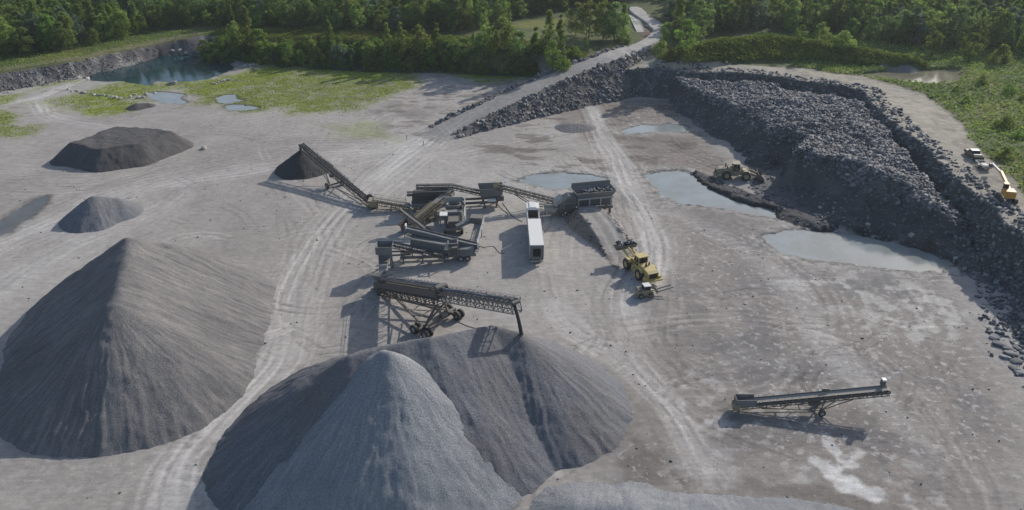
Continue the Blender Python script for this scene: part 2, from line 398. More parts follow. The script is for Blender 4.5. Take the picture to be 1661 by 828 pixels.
# pit wall benching and broken ledges
rockwall = wall & (X > 28) & ~ramp_on
Z += np.where(rockwall, 0.7*fbm(X*0.5, Y*0.5, 31, 4)*np.sin(np.pi*np.clip(fr, 0, 1)), 0)
leftwall = wall & (X < -112)
Z += np.where(leftwall, 0.5*fbm(X*0.7, Y*0.7, 33, 4)*np.sin(np.pi*np.clip(fr, 0, 1)), 0)
bank = wall & ~rockwall & ~leftwall & ~ramp_on
# floor undulation
flo = inT & ~ramp_on & ~lr_on & ~mu_on & ~berm_on
Z += np.where(inT, 0.10*fbm(X*0.08, Y*0.08, 35, 3)+0.035*fbm(X*0.8, Y*0.8, 36, 3), 0.15*fbm(X*0.5, Y*0.5, 37, 3))

# water: the ground dips, level sheets fill the dips
waters = [
    ('pond', M_W_POND, -0.55, 2.2, [(128, 124), (200, 108), (250, 92), (290, 86), (335, 92), (378, 100), (374, 112), (335, 128), (290, 133), (252, 131), (243, 139), (200, 131), (150, 131)]),
    ('puddle', M_W_PUD, -0.12, 0.5, [(240, 150), (270, 149), (292, 154), (296, 166), (262, 166), (243, 160)]),
    ('puddle', M_W_PUD, -0.12, 0.5, [(352, 158), (378, 154), (392, 163), (370, 167), (354, 166)]),
    ('puddle', M_W_PUD, -0.12, 0.4, [(368, 172), (395, 169), (416, 176), (392, 180), (372, 179)]),
    ('puddle', M_W_PUD, -0.12, 0.6, [(1054, 284), (1075, 277), (1110, 278), (1128, 290), (1150, 305), (1195, 326), (1240, 335), (1272, 346), (1258, 353), (1180, 338), (1120, 332), (1078, 320), (1060, 302)]),
    ('puddle', M_W_PUD, -0.12, 0.6, [(1236, 381), (1290, 373), (1350, 376), (1420, 385), (1485, 400), (1532, 424), (1524, 440), (1440, 434), (1380, 428), (1320, 421), (1270, 409)]),
    ('puddle', M_W_PUD, -0.12, 0.5, [(848, 293), (880, 283), (915, 279), (952, 284), (985, 288), (990, 302), (940, 306), (890, 304)]),
    ('puddle', M_W_PUD, -0.12, 0.4, [(1008, 212), (1040, 204), (1085, 202), (1112, 206), (1108, 213), (1060, 211), (1020, 216)]),
    ('muddy_puddle', M_W_DAMP, -0.12, 0.4, [(-20, 384), (-12, 364), (12, 350), (34, 336), (52, 324), (74, 319), (66, 334), (52, 348), (30, 360), (16, 376)]),
    ('silty_pond', M_W_TAN, 8.6, 1.0, [(1380, 122), (1440, 117), (1500, 114), (1550, 112), (1558, 122), (1548, 138), (1505, 140), (1440, 132)]),
]
dug = np.zeros(SH, bool); wet = np.zeros(SH); edge = np.zeros(SH)      # pale dried rims of silt round the puddles
for nm, wm, wl, dep, pts in waters:
    P = GL([(p[0], p[1], max(wl, 0)) for p in pts])
    sd = sdist(X, Y, P)+1.6*fbm(X*0.22, Y*0.22, 40, 4)+0.6*fbm(X*0.9, Y*0.9, 41, 3)
    k = sstep(-1.0, 1.6, sd)
    tgt = wl-dep if nm != 'pond' else wl-dep
    Z = np.where(k > 0, Z*(1-k)+np.minimum(Z, tgt)*k, Z)
    ring = (sd > -6) & (k <= 0.02) & ~dug; dug |= k > 0.02; Z = np.where(ring, np.maximum(Z, wl+0.05), Z)
    if wl < 1: wet = np.maximum(wet, sstep(-2.2, -0.2, sd+0.8*fbm(X*0.9, Y*0.9, 43, 3)))
    if nm == 'puddle': edge = np.maximum(edge, sstep(-5.5, -0.4, sd+1.5*fbm(X*0.4, Y*0.4, 42, 3)))

# tracks left by wheels
T = np.zeros(SH)
def smooth_line(P, step=0.25):
    P = np.asarray(P)[:, :2]; out = []
    Q = np.vstack([2*P[0]-P[1], P, 2*P[-1]-P[-2]])
    for i in range(1, len(Q)-2):
        n = max(2, int(np.linalg.norm(Q[i+1]-Q[i])/step)); t = np.linspace(0, 1, n, endpoint=False)[:, None]
        out.append(0.5*((2*Q[i])+(-Q[i-1]+Q[i+1])*t+(2*Q[i-1]-5*Q[i]+4*Q[i+1]-Q[i+2])*t**2+(-Q[i-1]+3*Q[i]-3*Q[i+1]+Q[i+2])*t**3))
    return np.vstack(out)
def track(pts, n, spread, val=0.5, wd=0.14, bias=0.0):
    P = smooth_line(GL(pts)); tg = np.gradient(P, axis=0); tg /= np.linalg.norm(tg, axis=1)[:, None]+1e-9; nn = np.c_[-tg[:, 1], tg[:, 0]]
    s = np.arange(len(P))*0.25
    for i in range(n):
        off = rng.normal(0, spread); wob = spread*0.9*fbm(s*0.035, s*0+i*3.1, int(rng.integers(999)), 2)
        v = val*rng.uniform(0.4, 1.0)*(1 if rng.random() < 0.5+bias else -1)
        gate = sstep(-0.1, 0.3, fbm(s*0.04, s*0+i*5.7, int(rng.integers(999)), 2))
        for o2 in (-0.9, 0.9):
            q = P+nn*(off+wob+o2)[:, None]
            for w2 in np.arange(-wd, wd+0.01, 0.28):
                qq = q+nn*w2
                ix = np.searchsorted(XS, qq[:, 0]); iy = np.searchsorted(YS, qq[:, 1])
                ok = (ix > 0) & (ix < SH[1]-1) & (iy > 0) & (iy < SH[0]-1)
                idx = np.unique(iy[ok]*SH[1]+ix[ok], return_index=True)
                T.ravel()[idx[0]] += (v*gate[ok])[idx[1]]
track([(700, 222), (600, 245), (420, 275), (240, 305), (100, 352), (-60, 420)], 26, 5.5, 0.35, 0.14, 0.1)
track([(690, 226), (560, 232), (400, 240), (200, 290), (0, 300), (-60, 310)], 18, 4.5, 0.35)
track([(700, 224), (600, 300), (530, 380), (480, 480), (450, 580), (360, 680), (300, 760), (285, 850)], 24, 3.0, 0.45, 0.14, 0.1)
track([(440, 300), (480, 380), (470, 470), (455, 560), (380, 650)], 12, 3.5, 0.4)
track([(960, 175), (975, 215), (1005, 265), (1035, 330), (1060, 400), (1060, 470)], 22, 2.2, 0.5, 0.14, 0.25)
track([(980, 300), (1010, 350), (1030, 420), (1010, 500), (1060, 600), (1150, 680), (1300, 740), (1500, 790)], 16, 2.6, 0.4)
track([(1060, 420), (1120, 370), (1200, 380), (1290, 440), (1330, 520), (1280, 600), (1150, 620), (1050, 560), (1060, 470)], 14, 3.2, 0.35)
track([(940, 540), (1020, 590), (1090, 660), (1140, 740), (1180, 800)], 14, 2.0, 0.5, 0.14, 0.15)
track([(1480, 470), (1530, 560), (1560, 650), (1530, 750), (1470, 828)], 12, 3.0, 0.4)
track([(1020, 540), (1200, 520), (1380, 560), (1480, 640), (1560, 760), (1600, 850)], 12, 3.0, 0.4)
track([(880, 440), (900, 500), (940, 540), (1000, 560)], 10, 2.5, 0.35)
track([(890, 420), (900, 380), (930, 360)], 12, 1.8, 0.4)
track([(570, 200), (640, 175), (720, 150), (800, 140)], 14, 5, 0.4)
track([(430, 155), (520, 190), (620, 215), (700, 222)], 9, 4, 0.4, 0.14, -0.2)
track([(0, 170), (60, 160), (110, 140), (135, 130)], 8, 1.2, 0.5, 0.14, 0.3)
track([(60, 165), (75, 190), (150, 205), (300, 215)], 8, 2.0, 0.4, 0.14, 0.2)
track([(760, 255), (850, 235), (930, 215), (985, 190), (1060, 175)], 16, 3.5, 0.45)
track([(1000, 185), (1060, 230), (1130, 260), (1180, 280)], 16, 3.5, 0.45)
track([(1050, 350), (1000, 330), (930, 250), (880, 240)], 10, 3, 0.4)
track([(700, 224), (760, 197), (820, 163), (890, 130), (950, 106), (1000, 88)], 14, 1.8, 0.35)
track([(540, 400), (620, 440), (570, 520), (540, 560)], 8, 3, 0.35)
track([(0, 470), (60, 430), (130, 390), (240, 350), (330, 300)], 14, 3.5, 0.4)
track([(100, 828), (200, 770), (300, 720)], 8, 2, 0.4)
for i in range(170):     # stray turns
    c = np.array([rng.uniform(250, 1560), rng.uniform(190, 820)]); an = rng.uniform(0, 6.28); rr = rng.uniform(40, 130); sp = rng.uniform(0.5, 1.6)
    pts = [(c[0]+rr*math.cos(an+k*sp/4), c[1]+rr*0.42*math.sin(an+k*sp/4)) for k in range(5)]
    track(pts, int(rng.integers(1, 4)), 0.7, 0.7)
T = np.clip(T, -1, 1)
Z += 0.05*T*flo

# ground colours (what the ground is made of)
C = np.zeros(SH+(3,)); C[:] = (0.322, 0.303, 0.284)
def put(mask, col, amt=1.0):
    k = np.clip(mask*amt, 0, 1)[..., None]; C[:] = C*(1-k)+np.array(col)*k
def pm(pts, soft=3.0, amp=3.0, fq=0.15, z=0.0, s=60, det=1.0, df=0.9):
    P = GL([(p[0], p[1], p[2] if len(p) > 2 else z) for p in pts])
    return sstep(-soft, soft, sdist(X, Y, P)+amp*fbm(X*fq, Y*fq, s, 4)+det*fbm(X*df, Y*df, s+5, 3))
big = fbm(X*0.035, Y*0.035, 70, 4); mid = fbm(X*0.16, Y*0.16, 71, 4); fin = fbm(X*0.9, Y*0.5, 72, 4)
put(sstep(0.0, 0.5, big), (0.245, 0.230, 0.216), 0.55)
put(sstep(0.05, 0.5, -big), (0.37, 0.36, 0.345), 0.5)
put(sstep(0.1, 0.5, mid), (0.23, 0.22, 0.21), 0.35)
# the pit floor on the right: rock pavement, browner, with damp and chalky parts
pit = pm([(960, 170), (1090, 165), (1190, 290), (1300, 370), (1520, 440), (1640, 620), (1700, 900), (1000, 900), (1010, 720), (1060, 560), (1090, 420), (1010, 330)], 6, 8, 0.06)
put(pit, (0.222, 0.203, 0.187), 0.8)
put(pit*sstep(0.16, 0.42, fbm(X*0.75, Y*0.75, 75, 5))*sstep(-0.15, 0.35, fbm(X*0.06, Y*0.06, 74, 3)), (0.44, 0.43, 0.42), 0.6)
put(pit*sstep(0.0, 0.45, fbm(X*0.08, Y*0.08, 76, 5)), (0.17, 0.17, 0.175), 0.55)
put(pm([(1230, 440), (1420, 440), (1540, 470), (1600, 560), (1500, 560), (1380, 500), (1270, 470)], 4, 5)*sstep(0.0, 0.2, fbm(X*0.45, Y*0.45, 77, 5)), (0.45, 0.44, 0.42), 0.7)
for lp, lw in [([(1344, 714), (1356, 735), (1362, 760)], .5), ([(1394, 734), (1382, 750), (1364, 764)], .45), ([(1330, 752), (1350, 768), (1372, 784)], 1.3), ([(1345, 760), (1366, 776), (1390, 796), (1424, 800)], .8), ([(1376, 788), (1412, 806)], .5)]:
    ld, _, _ = along(np.c_[GL(lp)[:, :2], np.zeros(len(lp))], X, Y)
    put(sstep(lw+.55, lw-.1, ld+.9*fbm(X*.55, Y*.55, 160, 4)+.6*fbm(X*1.3, Y*1.3, 161, 2)), (0.56, 0.555, 0.54), .8)
put(pm([(1282, 752), (1312, 752), (1310, 782), (1284, 784)], 0.8, 1.2, 0.5), (0.45, 0.44, 0.42), 0.6)
put(pm([(1010, 700), (1080, 735), (1060, 775), (1010, 772), (1020, 740)], 1.5, 2.5, 0.4), (0.12, 0.10, 0.085), 0.55)
put(pm([(1010, 770), (1200, 775), (1360, 795), (1420, 815), (1400, 828), (1180, 790), (1010, 782)], 0.6, 1.0, 0.5), (0.12, 0.105, 0.09), 0.5)
put(pm([(318, 724), (338, 714), (350, 722), (338, 755), (322, 756)], 0.5, 0.8, 0.7), (0.13, 0.11, 0.09), 0.8)
# brown churned ground by the ramp foot and pit entrance
put(pm([(900, 160), (1085, 160), (1180, 280), (1140, 300), (1010, 240), (900, 210)], 3, 4), (0.185, 0.16, 0.142), 0.75)
put(pm([(760, 235), (930, 170), (1085, 165), (1190, 280), (1060, 275), (860, 275)], 5, 5)*sstep(0.08, 0.3, fbm(X*0.14+Y*0.06, Y*0.34, 133, 5)), (0.105, 0.09, 0.08), 0.7)
put(pm([(590, 200), (700, 130), (850, 130), (740, 200), (640, 230)], 4, 5)*sstep(-0.2, 0.3, fbm(X*0.3+Y*0.12, Y*0.35, 79, 4)), (0.36, 0.34, 0.32), 0.7)
put(pm([(600, 160), (850, 125), (760, 190), (640, 225)], 4, 5)*sstep(0.1, 0.35, fbm(X*0.2, Y*0.5, 80, 4)), (0.14, 0.12, 0.105), 0.7)
put(edge*flo*(1-sstep(200, 260, Y)), (0.40, 0.39, 0.37), 0.6)
put(edge*flo*(1-sstep(200, 260, Y))*sstep(0.1, 0.3, fbm(X*0.7, Y*0.7, 81, 4)), (0.14, 0.13, 0.12), 0.8)
# worn pale haul lanes
for lp, lw, la in [([(700, 222), (600, 245), (420, 275), (240, 305), (100, 352), (-60, 420)], 5, .45), ([(690, 226), (600, 300), (530, 380), (480, 480), (450, 580), (360, 680), (300, 760), (285, 850)], 4, .6),
                   ([(960, 175), (975, 215), (1005, 265), (1035, 330), (1060, 400), (1040, 470), (1000, 540)], 3.2, .65), ([(900, 500), (940, 540), (1020, 590), (1090, 660), (1140, 740), (1180, 800)], 3, .55),
                   ([(0, 470), (60, 430), (130, 390), (240, 350), (330, 300)], 4, .4), ([(1040, 350), (1110, 350), (1200, 400), (1290, 470), (1320, 540), (1400, 620), (1470, 700), (1540, 800)], 3, .4), ([(0, 170), (60, 160), (110, 140), (135, 130)], 2, .6), ([(60, 165), (75, 190), (150, 205), (300, 215)], 2.5, .5)]:
    ld, _, _ = along(np.c_[smooth_line(GL(lp), 6), np.zeros(len(smooth_line(GL(lp), 6)))], X, Y)
    put(sstep(lw*1.3, lw*.35, ld+lw*.5*fbm(X*0.12, Y*0.12, 140, 4)+.6*fbm(X*.7, Y*.7, 141, 3))*flo, (0.415, 0.402, 0.388), la)
for dp, da in [([(1060, 500), (1250, 490), (1330, 560), (1240, 610), (1100, 590)], .5), ([(1380, 640), (1520, 600), (1600, 700), (1560, 828), (1420, 780)], .55), ([(1120, 330), (1260, 360), (1240, 420), (1180, 410)], .5), ([(600, 175), (680, 165), (700, 195), (620, 215)], .4), ([(1180, 560), (1420, 640), (1440, 720), (1180, 720)], .4)]:
    put(pm(dp, 5, 7, 0.1)*sstep(-.25, .3, fbm(X*.22, Y*.22, 150, 5))*flo, (0.145, 0.14, 0.14), da+.12)
# pale fines under the plant
put(pm([(620, 340), (860, 300), (900, 360), (900, 440), (700, 470), (620, 430)], 4, 4), (0.36, 0.345, 0.32), 0.6)
put(pm([(600, 420), (615, 560), (460, 560), (470, 300), (600, 330)], 8, 6), (0.33, 0.31, 0.285), 0.5)
# moss and short weeds on the wet floor
moss = [[(325, 168), (345, 135), (440, 106), (560, 114), (690, 122), (680, 145), (570, 180), (470, 186), (390, 178)],
        [(70, 165), (160, 140), (215, 130), (240, 150), (225, 165), (175, 190), (115, 186)],
        [(-40, 230), (-20, 175), (25, 172), (40, 200), (60, 210), (20, 222)],
        [(-40, 165), (20, 152), (110, 132), (60, 145), (0, 168)],
        [(500, 112), (600, 116), (660, 116), (640, 128), (560, 126)],
        [(720, 118), (840, 115), (870, 122), (830, 132), (740, 128)],
        [(235, 140), (300, 134), (380, 118), (440, 106), (460, 118), (360, 150), (330, 165), (290, 148)],
        [(520, 205), (600, 195), (625, 222), (540, 222)]]
mossm = np.zeros(SH)
for i, p in enumerate(moss):
    mk = pm(p, 4.5, 7, 0.10, 0, 90+i, 2.0)*(0.62+0.38*sstep(-0.35, 0.1, fbm(X*0.35, Y*0.6, 99+i, 4))); mossm = np.maximum(mossm, mk*(i != 7))
    put(mk, (0.185, 0.235, 0.022) if i not in (0, 2) else (0.17, 0.205, 0.04), 0.95 if i != 7 else 0.4)
put(sstep(0.2, 0.4, fbm(X*0.3, Y*0.55, 120, 4))*(Y > 215)*(X < 0)*inT*sstep(215, 235, Y), (0.20, 0.18, 0.15), 0.6)
# banks and upper land
put((~inT).astype(float)*(~ramp_on)*(~mu_on), (0.065, 0.085, 0.03))
put(((~inR) | hill_on)*sstep(-0.1, 0.4, fbm(X*0.08, Y*0.08, 121, 3)), (0.12, 0.125, 0.045), 0.8)
# bare pale top of the working bench
bench = pm([(1020, 94, 9), (1090, 99, 9), (1200, 105, 9), (1320, 113, 9), (1400, 124, 9.5), (1500, 152, 9.3), (1560, 195, 9.3), (1578, 235, 9.2), (1612, 262, 9.1), (1645, 300, 9), (1705, 372, 8.8), (1790, 480, 8.5), (1640, 400, 8.6), (1560, 310, 8.8), (1500, 255, 9.2), (1430, 190, 9.4), (1390, 150, 9.2), (1230, 124, 9), (1000, 116, 9)], 1.2, 1.6, 0.3, 9)*(~inR)*(~ramp_on)
put(bench, (0.31, 0.285, 0.245), 0.95)
put(bench*sstep(0.05, 0.35, fbm(X*0.35, Y*0.35, 123, 4)), (0.20, 0.18, 0.155), 0.6)
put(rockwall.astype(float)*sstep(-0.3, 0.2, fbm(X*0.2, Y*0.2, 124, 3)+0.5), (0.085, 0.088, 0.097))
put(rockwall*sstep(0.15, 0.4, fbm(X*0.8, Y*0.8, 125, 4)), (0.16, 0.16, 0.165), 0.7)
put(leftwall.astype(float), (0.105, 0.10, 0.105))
put(leftwall*sstep(0.12, 0.4, fbm((X*0.77+Y*0.64)*0.8, Z*0.15, 126, 4)), (0.28, 0.27, 0.26), 0.7)
put(leftwall*sstep(0.65, 1.0, 1-fr)*sstep(-0.2, 0.2, mid), (0.34, 0.33, 0.31), 0.7)
put(pm([(-60, 128, 4.5), (0, 116, 4.5), (130, 95, 4.5), (240, 72, 4), (330, 55, 4.5), (330, 51, 4.5), (240, 67, 4), (130, 90, 4.5), (0, 110, 4.5), (-60, 122, 4.5)], 0.8, 1.0, 0.3, 4.5)*(~inR), (0.20, 0.165, 0.13), 0.8)
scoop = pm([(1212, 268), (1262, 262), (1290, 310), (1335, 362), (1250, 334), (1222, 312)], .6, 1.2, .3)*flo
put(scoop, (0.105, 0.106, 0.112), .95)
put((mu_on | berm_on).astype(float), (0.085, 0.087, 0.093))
put(mu_on*sstep(0.0, 0.35, fbm(X*.13, Y*.13, 129, 3)*-1), (0.155, 0.15, 0.148), 0.7)
put((mu_on)*sstep(0.1, 0.4, fbm(X*0.14, Y*0.14, 127, 3))*sstep(5.5, 7, Z), (0.15, 0.14, 0.135), 0.8)
put(ramp_side.astype(float), (0.115, 0.11, 0.108), 0.9)
put(lr_on*sstep(2.2, 3.0, lD), (0.185, 0.162, 0.142), 0.9)
put(lr_on*sstep(2.6, 2.0, lD), (0.24, 0.225, 0.21), 0.9)
put(lr_on*np.exp(-((lD-1.25)/0.5)**2), (0.36, 0.345, 0.32), 0.9)
put(onroad*sstep(0, 6, rS), (0.245, 0.238, 0.232), 0.9)
put(onroad*(rS > 60)*sstep(60, 95, rS), (0.36, 0.35, 0.335), 0.85)
put(pm([(1040, 52, 9), (1046, 40, 9), (1056, 44, 9), (1054, 54, 9), (1046, 58, 9)], 0.8, 0.8, 0.4, 9), (0.15, 0.095, 0.085), 0.9)
put(pm([(1018, 78, 9), (1100, 78, 9), (1110, 96, 9), (1040, 96, 9)], 1.5, 2, 0.3, 9), (0.25, 0.24, 0.22), 0.7)
put(pm([(830, 30, 9), (925, 22, 9), (935, 34, 9), (900, 42, 9), (840, 40, 9)], 2, 2, 0.2, 9), (0.14, 0.15, 0.035), 0.8)
C *= (1+0.36*T*(inT | (onroad > .3)))[..., None]
C *= (1+0.12*mid+0.12*fin)[..., None]
C *= (1-0.5*wet*inT)[..., None]
C = np.clip(C, 0.01, 0.75)
chalk = np.clip(flo*(0.12+0.75*pit*sstep(-0.35, 0.3, fbm(X*0.045, Y*0.045, 130, 3))+0.5*edge*(Y < 240)+0.35*sstep(0.1, 0.4, fbm(X*0.05, Y*0.05, 131, 3))), 0, 1)*(1-0.6*sstep(0.3, 0.6, C[..., 1]-C[..., 2]*2))
rockiness = np.clip(rockwall*0.9+leftwall*0.8+mu_on*0.9+berm_on*0.8+ramp_side*0.8+(lr_on & (lD > 2.4))*0.6+pit*flo*0.12, 0, 1)

ny, nx = SH
idx = np.arange(nx*ny).reshape(ny, nx)
FQ = np.stack([idx[:-1, :-1], idx[:-1, 1:], idx[1:, 1:], idx[1:, :-1]], -1).reshape(-1, 4)
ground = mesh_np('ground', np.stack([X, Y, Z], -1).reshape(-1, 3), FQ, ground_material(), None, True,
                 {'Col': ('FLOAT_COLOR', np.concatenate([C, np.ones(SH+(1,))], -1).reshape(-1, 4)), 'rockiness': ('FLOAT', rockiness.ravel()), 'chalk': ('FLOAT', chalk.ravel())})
tag(ground, kind='structure')
def zt(x, y):
    x = np.asarray(x, float); y = np.asarray(y, float)
    i = np.clip(np.searchsorted(XS, x)-1, 0, nx-2); j = np.clip(np.searchsorted(YS, y)-1, 0, ny-2)
    fx = (x-XS[i])/(XS[i+1]-XS[i]); fy = (y-YS[j])/(YS[j+1]-YS[j])
    return (Z[j, i]*(1-fx)+Z[j, i+1]*fx)*(1-fy)+(Z[j+1, i]*(1-fx)+Z[j+1, i+1]*fx)*fy
def at_grid(A, x, y):
    i = np.clip(np.searchsorted(XS, x)-1, 0, nx-2); j = np.clip(np.searchsorted(YS, y)-1, 0, ny-2); return A[j, i]

def on(px, py, z=None):
    zz = np.linspace(18, -1.5, 400); a = np.array(G(px, py, 18.0)); b_ = np.array(G(px, py, -1.5)); f = (18-zz)/19.5
    xs_ = a[0]+(b_[0]-a[0])*f; ys_ = a[1]+(b_[1]-a[1])*f; g_ = zt(xs_, ys_)
    k = np.argmax(g_ >= zz); return Vector((xs_[k], ys_[k], g_[k]))
for nm, wm, wl, dep, pts in waters:
    P = GL([(p[0], p[1], max(wl, 0)) for p in pts])[:, :2]; c = P.mean(0)
    v = P-c; P = c+v*(1+2.2/np.linalg.norm(v, axis=1))[:, None]
    mb = MB(); mb.add([(p[0], p[1], wl) for p in P], [tuple(range(len(P)-1, -1, -1))])
    o = mb.build(nm, wm); 
    if o.data.polygons[0].normal.z < 0: o.data.flip_normals()
    tag(o, kind='structure')

# ------------------------------------------------------------------ gravel piles
def pile(name, label, segs, mat, slope=0.74, seed=1, gully=0.35, res=0.3, poly=None, ztop=None, group='gravel piles on the quarry floor', cat='gravel pile', apex=0.8, fq=1.0, lump=0.12):
    pts = np.array([p for s in segs for p in s]) if poly is None else np.array([(p[0], p[1], ztop) for p in poly])
    mz = pts[:, 2].max(); ex = mz/slope+3
    xs = np.arange(pts[:, 0].min()-ex, pts[:, 0].max()+ex, res); ysl = np.arange(pts[:, 1].min()-ex, pts[:, 1].max()+ex, res)
    x0_, y0_ = np.meshgrid(xs, ysl); x = x0_+0.7*fbm(x0_*.11, y0_*.11, seed+30, 3)+.25*fbm(x0_*.5, y0_*.5, seed+31, 3); y = y0_+0.7*fbm(x0_*.11, y0_*.11, seed+32, 3)+.25*fbm(x0_*.5, y0_*.5, seed+33, 3); best = np.full(x.shape, -1e9); U = np.zeros(x.shape); D = np.zeros(x.shape)
    wob = 1+0.10*fbm(x*0.07, y*0.07, seed+5, 3)
    if poly is None:
        for si, (a, b) in enumerate(segs):
            d, t = seg_d(x, y, a, b); zc = a[2]+(b[2]-a[2])*t; L = math.hypot(b[0]-a[0], b[1]-a[1])
            qx = a[0]+(b[0]-a[0])*t; qy = a[1]+(b[1]-a[1])*t
            h = zc-slope*wob*(np.sqrt(d*d+apex*apex)-apex); ang = np.arctan2(x-qx, -(y-qy))
            k = h > best; best = np.where(k, h, best); U = np.where(k, ang*9+t*L*1.0+si*31, U); D = np.where(k, d, D)
    else:
        P = pts; d = line_d(x, y, P); ins = inside(x, y, P); d = np.where(ins, 0, d); c = P[:, :2].mean(0)
        best = ztop+0.35*fbm(x*0.25, y*0.25, seed+8, 4)*1.3-slope*wob*d; U = np.arctan2(x-c[0], -(y-c[1]))*14; D = d
    Uw = U+0.55*fbm(x*0.22, y*0.22, seed+20, 3)
    g1 = 1-np.abs(fbm(Uw*0.95*fq, D*0.06+2, seed, 4)); g2 = fbm(Uw*3.1*fq, D*0.12, seed+3, 4); gate = 0.25+0.75*sstep(-.25, .3, fbm(x*0.09, y*0.09, seed+21, 3))
    am = sstep(0.3, 7, D)
    h = best-gully*am*gate*(g1*1.3-0.85)-gully*0.5*am*g2+lump*fbm(x*0.9, y*0.9, seed+9, 4)*0.8+0.05*fbm(x*2.5, y*2.5, seed+10, 2)
    keep = h > -0.35
    n = x.shape[1]; ii = np.arange(x.size).reshape(x.shape)
    q = np.stack([ii[:-1, :-1], ii[:-1, 1:], ii[1:, 1:], ii[1:, :-1]], -1).reshape(-1, 4)
    q = q[keep.ravel()[q].all(1)]
    used = np.unique(q); re = np.full(x.size, -1); re[used] = np.arange(len(used))
    c0 = np.array([pts[:, 0].mean(), pts[:, 1].mean(), 0])
    V = np.stack([x0_.ravel(), y0_.ravel(), h.ravel()], -1)[used]-c0
    fl = np.stack([U.ravel(), D.ravel(), 0*U.ravel()], -1)[used]
    o = mesh_np(name, V, re[q], mat, None, True, {'flow': ('FLOAT_VECTOR', fl)}); o.location = c0
    tag(o, label, cat, group); return o
g3 = lambda *a: tuple(G(*a))
pile('gravel_pile', 'large grey brown crushed stone pile with a sharp crest at left', [(g3(205, 388, 14.6), g3(187, 492, 12.4)), (g3(205, 388, 14.6), g3(262, 396, 11.6)), (g3(262, 396, 11.6), g3(330, 430, 7.0))], M_G_DARK, 0.725, 11, 0.34, 0.26, apex=1.0)
pile('gravel_pile', 'broad blue grey stone pile under the head of the long stacker', [(g3(565, 577, 13.4), g3(690, 549, 13.9)), (g3(690, 549, 13.9), g3(800, 531, 12.0)), (g3(800, 531, 12.0), g3(842, 541, 11.2))], M_G_BLUE, 0.735, 23, 0.32, 0.26, apex=.4)
pile('gravel_pile', 'pale smooth grey cone of fine stone in front of the broad pile', [(g3(619, 572, 14.7), g3(626, 573, 14.7))], M_G_LIGHT, 0.755, 31, 0.2, 0.26, apex=0.35, lump=0.06)
pile('gravel_pile', 'low pale stone heap along the lower edge of the photo', [((8, 68.0, 2.2), (14, 67.5, 2.4)), ((14, 67.5, 1.6), (34, 66, 1.7)), ((34, 66, 1.7), (46, 63, 1.4))], M_G_LIGHT, 0.40, 47, 0.2, 0.26)
pile('gravel_pile', 'dark brown flat topped stockpile with dug edges', None, M_G_BROWN, 0.80, 53, 0.25, 0.3, poly=[g3(*p, 4.2)[:2] for p in [(112, 232), (161, 242), (225, 233), (277, 214), (240, 207), (189, 204)]], ztop=4.2)
pile('gravel_pile', 'small blue grey gravel pile behind the large pile at left', [(g3(152, 319, 4.8), g3(185, 323, 3.4)), (g3(185, 323, 3.4), g3(200, 328, 2.2))], M_G_BLUE, 0.72, 61, 0.25, 0.26)
pile('gravel_pile', 'black cone of gravel under the small stacking conveyor', [(g3(487, 245, 4.8), g3(488, 245, 4.8))], M_G_BLACK, 0.74, 67, 0.12, 0.26, apex=0.4)
pile('gravel_pile', 'tiny dark heap beside the mossy ground near the pond', [(g3(222, 168, 1.3), g3(240, 168, 0.9))], M_G_BROWN, 0.5, 71, 0.1, 0.3)
pile('dirt_mound', 'low brown dirt mound on the churned pit floor', [(g3(925, 200, 1.3), g3(950, 201, 1.1))], M_G_DARK, 0.35, 73, 0.1, 0.3, group=None, cat='dirt mound')
pile('gravel_pile', 'grey gravel tip at the end of the weed covered bank', [(g3(1440, 96, 11.2), g3(1470, 104, 10.4))], M_G_DARK, 0.5, 77, 0.1, 0.5)

# ------------------------------------------------------------------ broken rock
CUBE = np.array([[-1, -1, -1], [1, -1, -1], [1, 1, -1], [-1, 1, -1], [-1, -1, 1], [1, -1, 1], [1, 1, 1], [-1, 1, 1]], float)
CF = np.array([[3, 2, 1, 0], [4, 5, 6, 7], [0, 1, 5, 4], [1, 2, 6, 5], [2, 3, 7, 6], [3, 0, 4, 7]])
def rocks_np(name, pos, size, mat, flat=0.65):
    n = len(pos)
    v = CUBE[None]*(1+rng.uniform(-0.45, 0.25, (n, 8, 3)))
    v = v*np.stack([rng.uniform(0.7, 1.5, n), rng.uniform(0.6, 1.1, n), rng.uniform(0.35, 0.9, n)*flat/0.65], -1)[:, None]*0.5*size[:, None, None]
    A = rng.normal(0, 1, (n, 4)); A[:, 1:3] *= 0.35; A /= np.linalg.norm(A, axis=1)[:, None]; w, x, y, z = A.T
    Rm = np.stack([1-2*(y*y+z*z), 2*(x*y-z*w), 2*(x*z+y*w), 2*(x*y+z*w), 1-2*(x*x+z*z), 2*(y*z-x*w), 2*(x*z-y*w), 2*(y*z+x*w), 1-2*(x*x+y*y)], -1).reshape(n, 3, 3)
    v = np.einsum('nij,nkj->nki', Rm, v)+pos[:, None]
    f = (CF[None]+np.arange(n)[:, None, None]*8).reshape(-1, 4)
    rv = np.repeat(rng.random(n)**2.8, 8)
    return mesh_np(name, v.reshape(-1, 3), f, mat, None, False, {'rv': ('FLOAT', rv)})
def scatter(mask, n, smin, smax, box, pw=2.2, sink=0.02):
    x = rng.uniform(box[0], box[1], n*40); y = rng.uniform(box[2], box[3], n*40)
    k = at_grid(mask, x, y); k = rng.random(len(k)) < k; x = x[k][:n]; y = y[k][:n]
    s = smin+(smax-smin)*rng.random(len(x))**pw
    return np.stack([x, y, zt(x, y)+s*sink], -1), s
top = mu_on*sstep(4.2, 6.2, Z)
p1, s1 = scatter(top*(0.25+0.75*sstep(-.25, .15, fbm(X*.13, Y*.13, 129, 3))), 40000, 0.15, 0.95, (40, 125, 100, 260), 2.4)
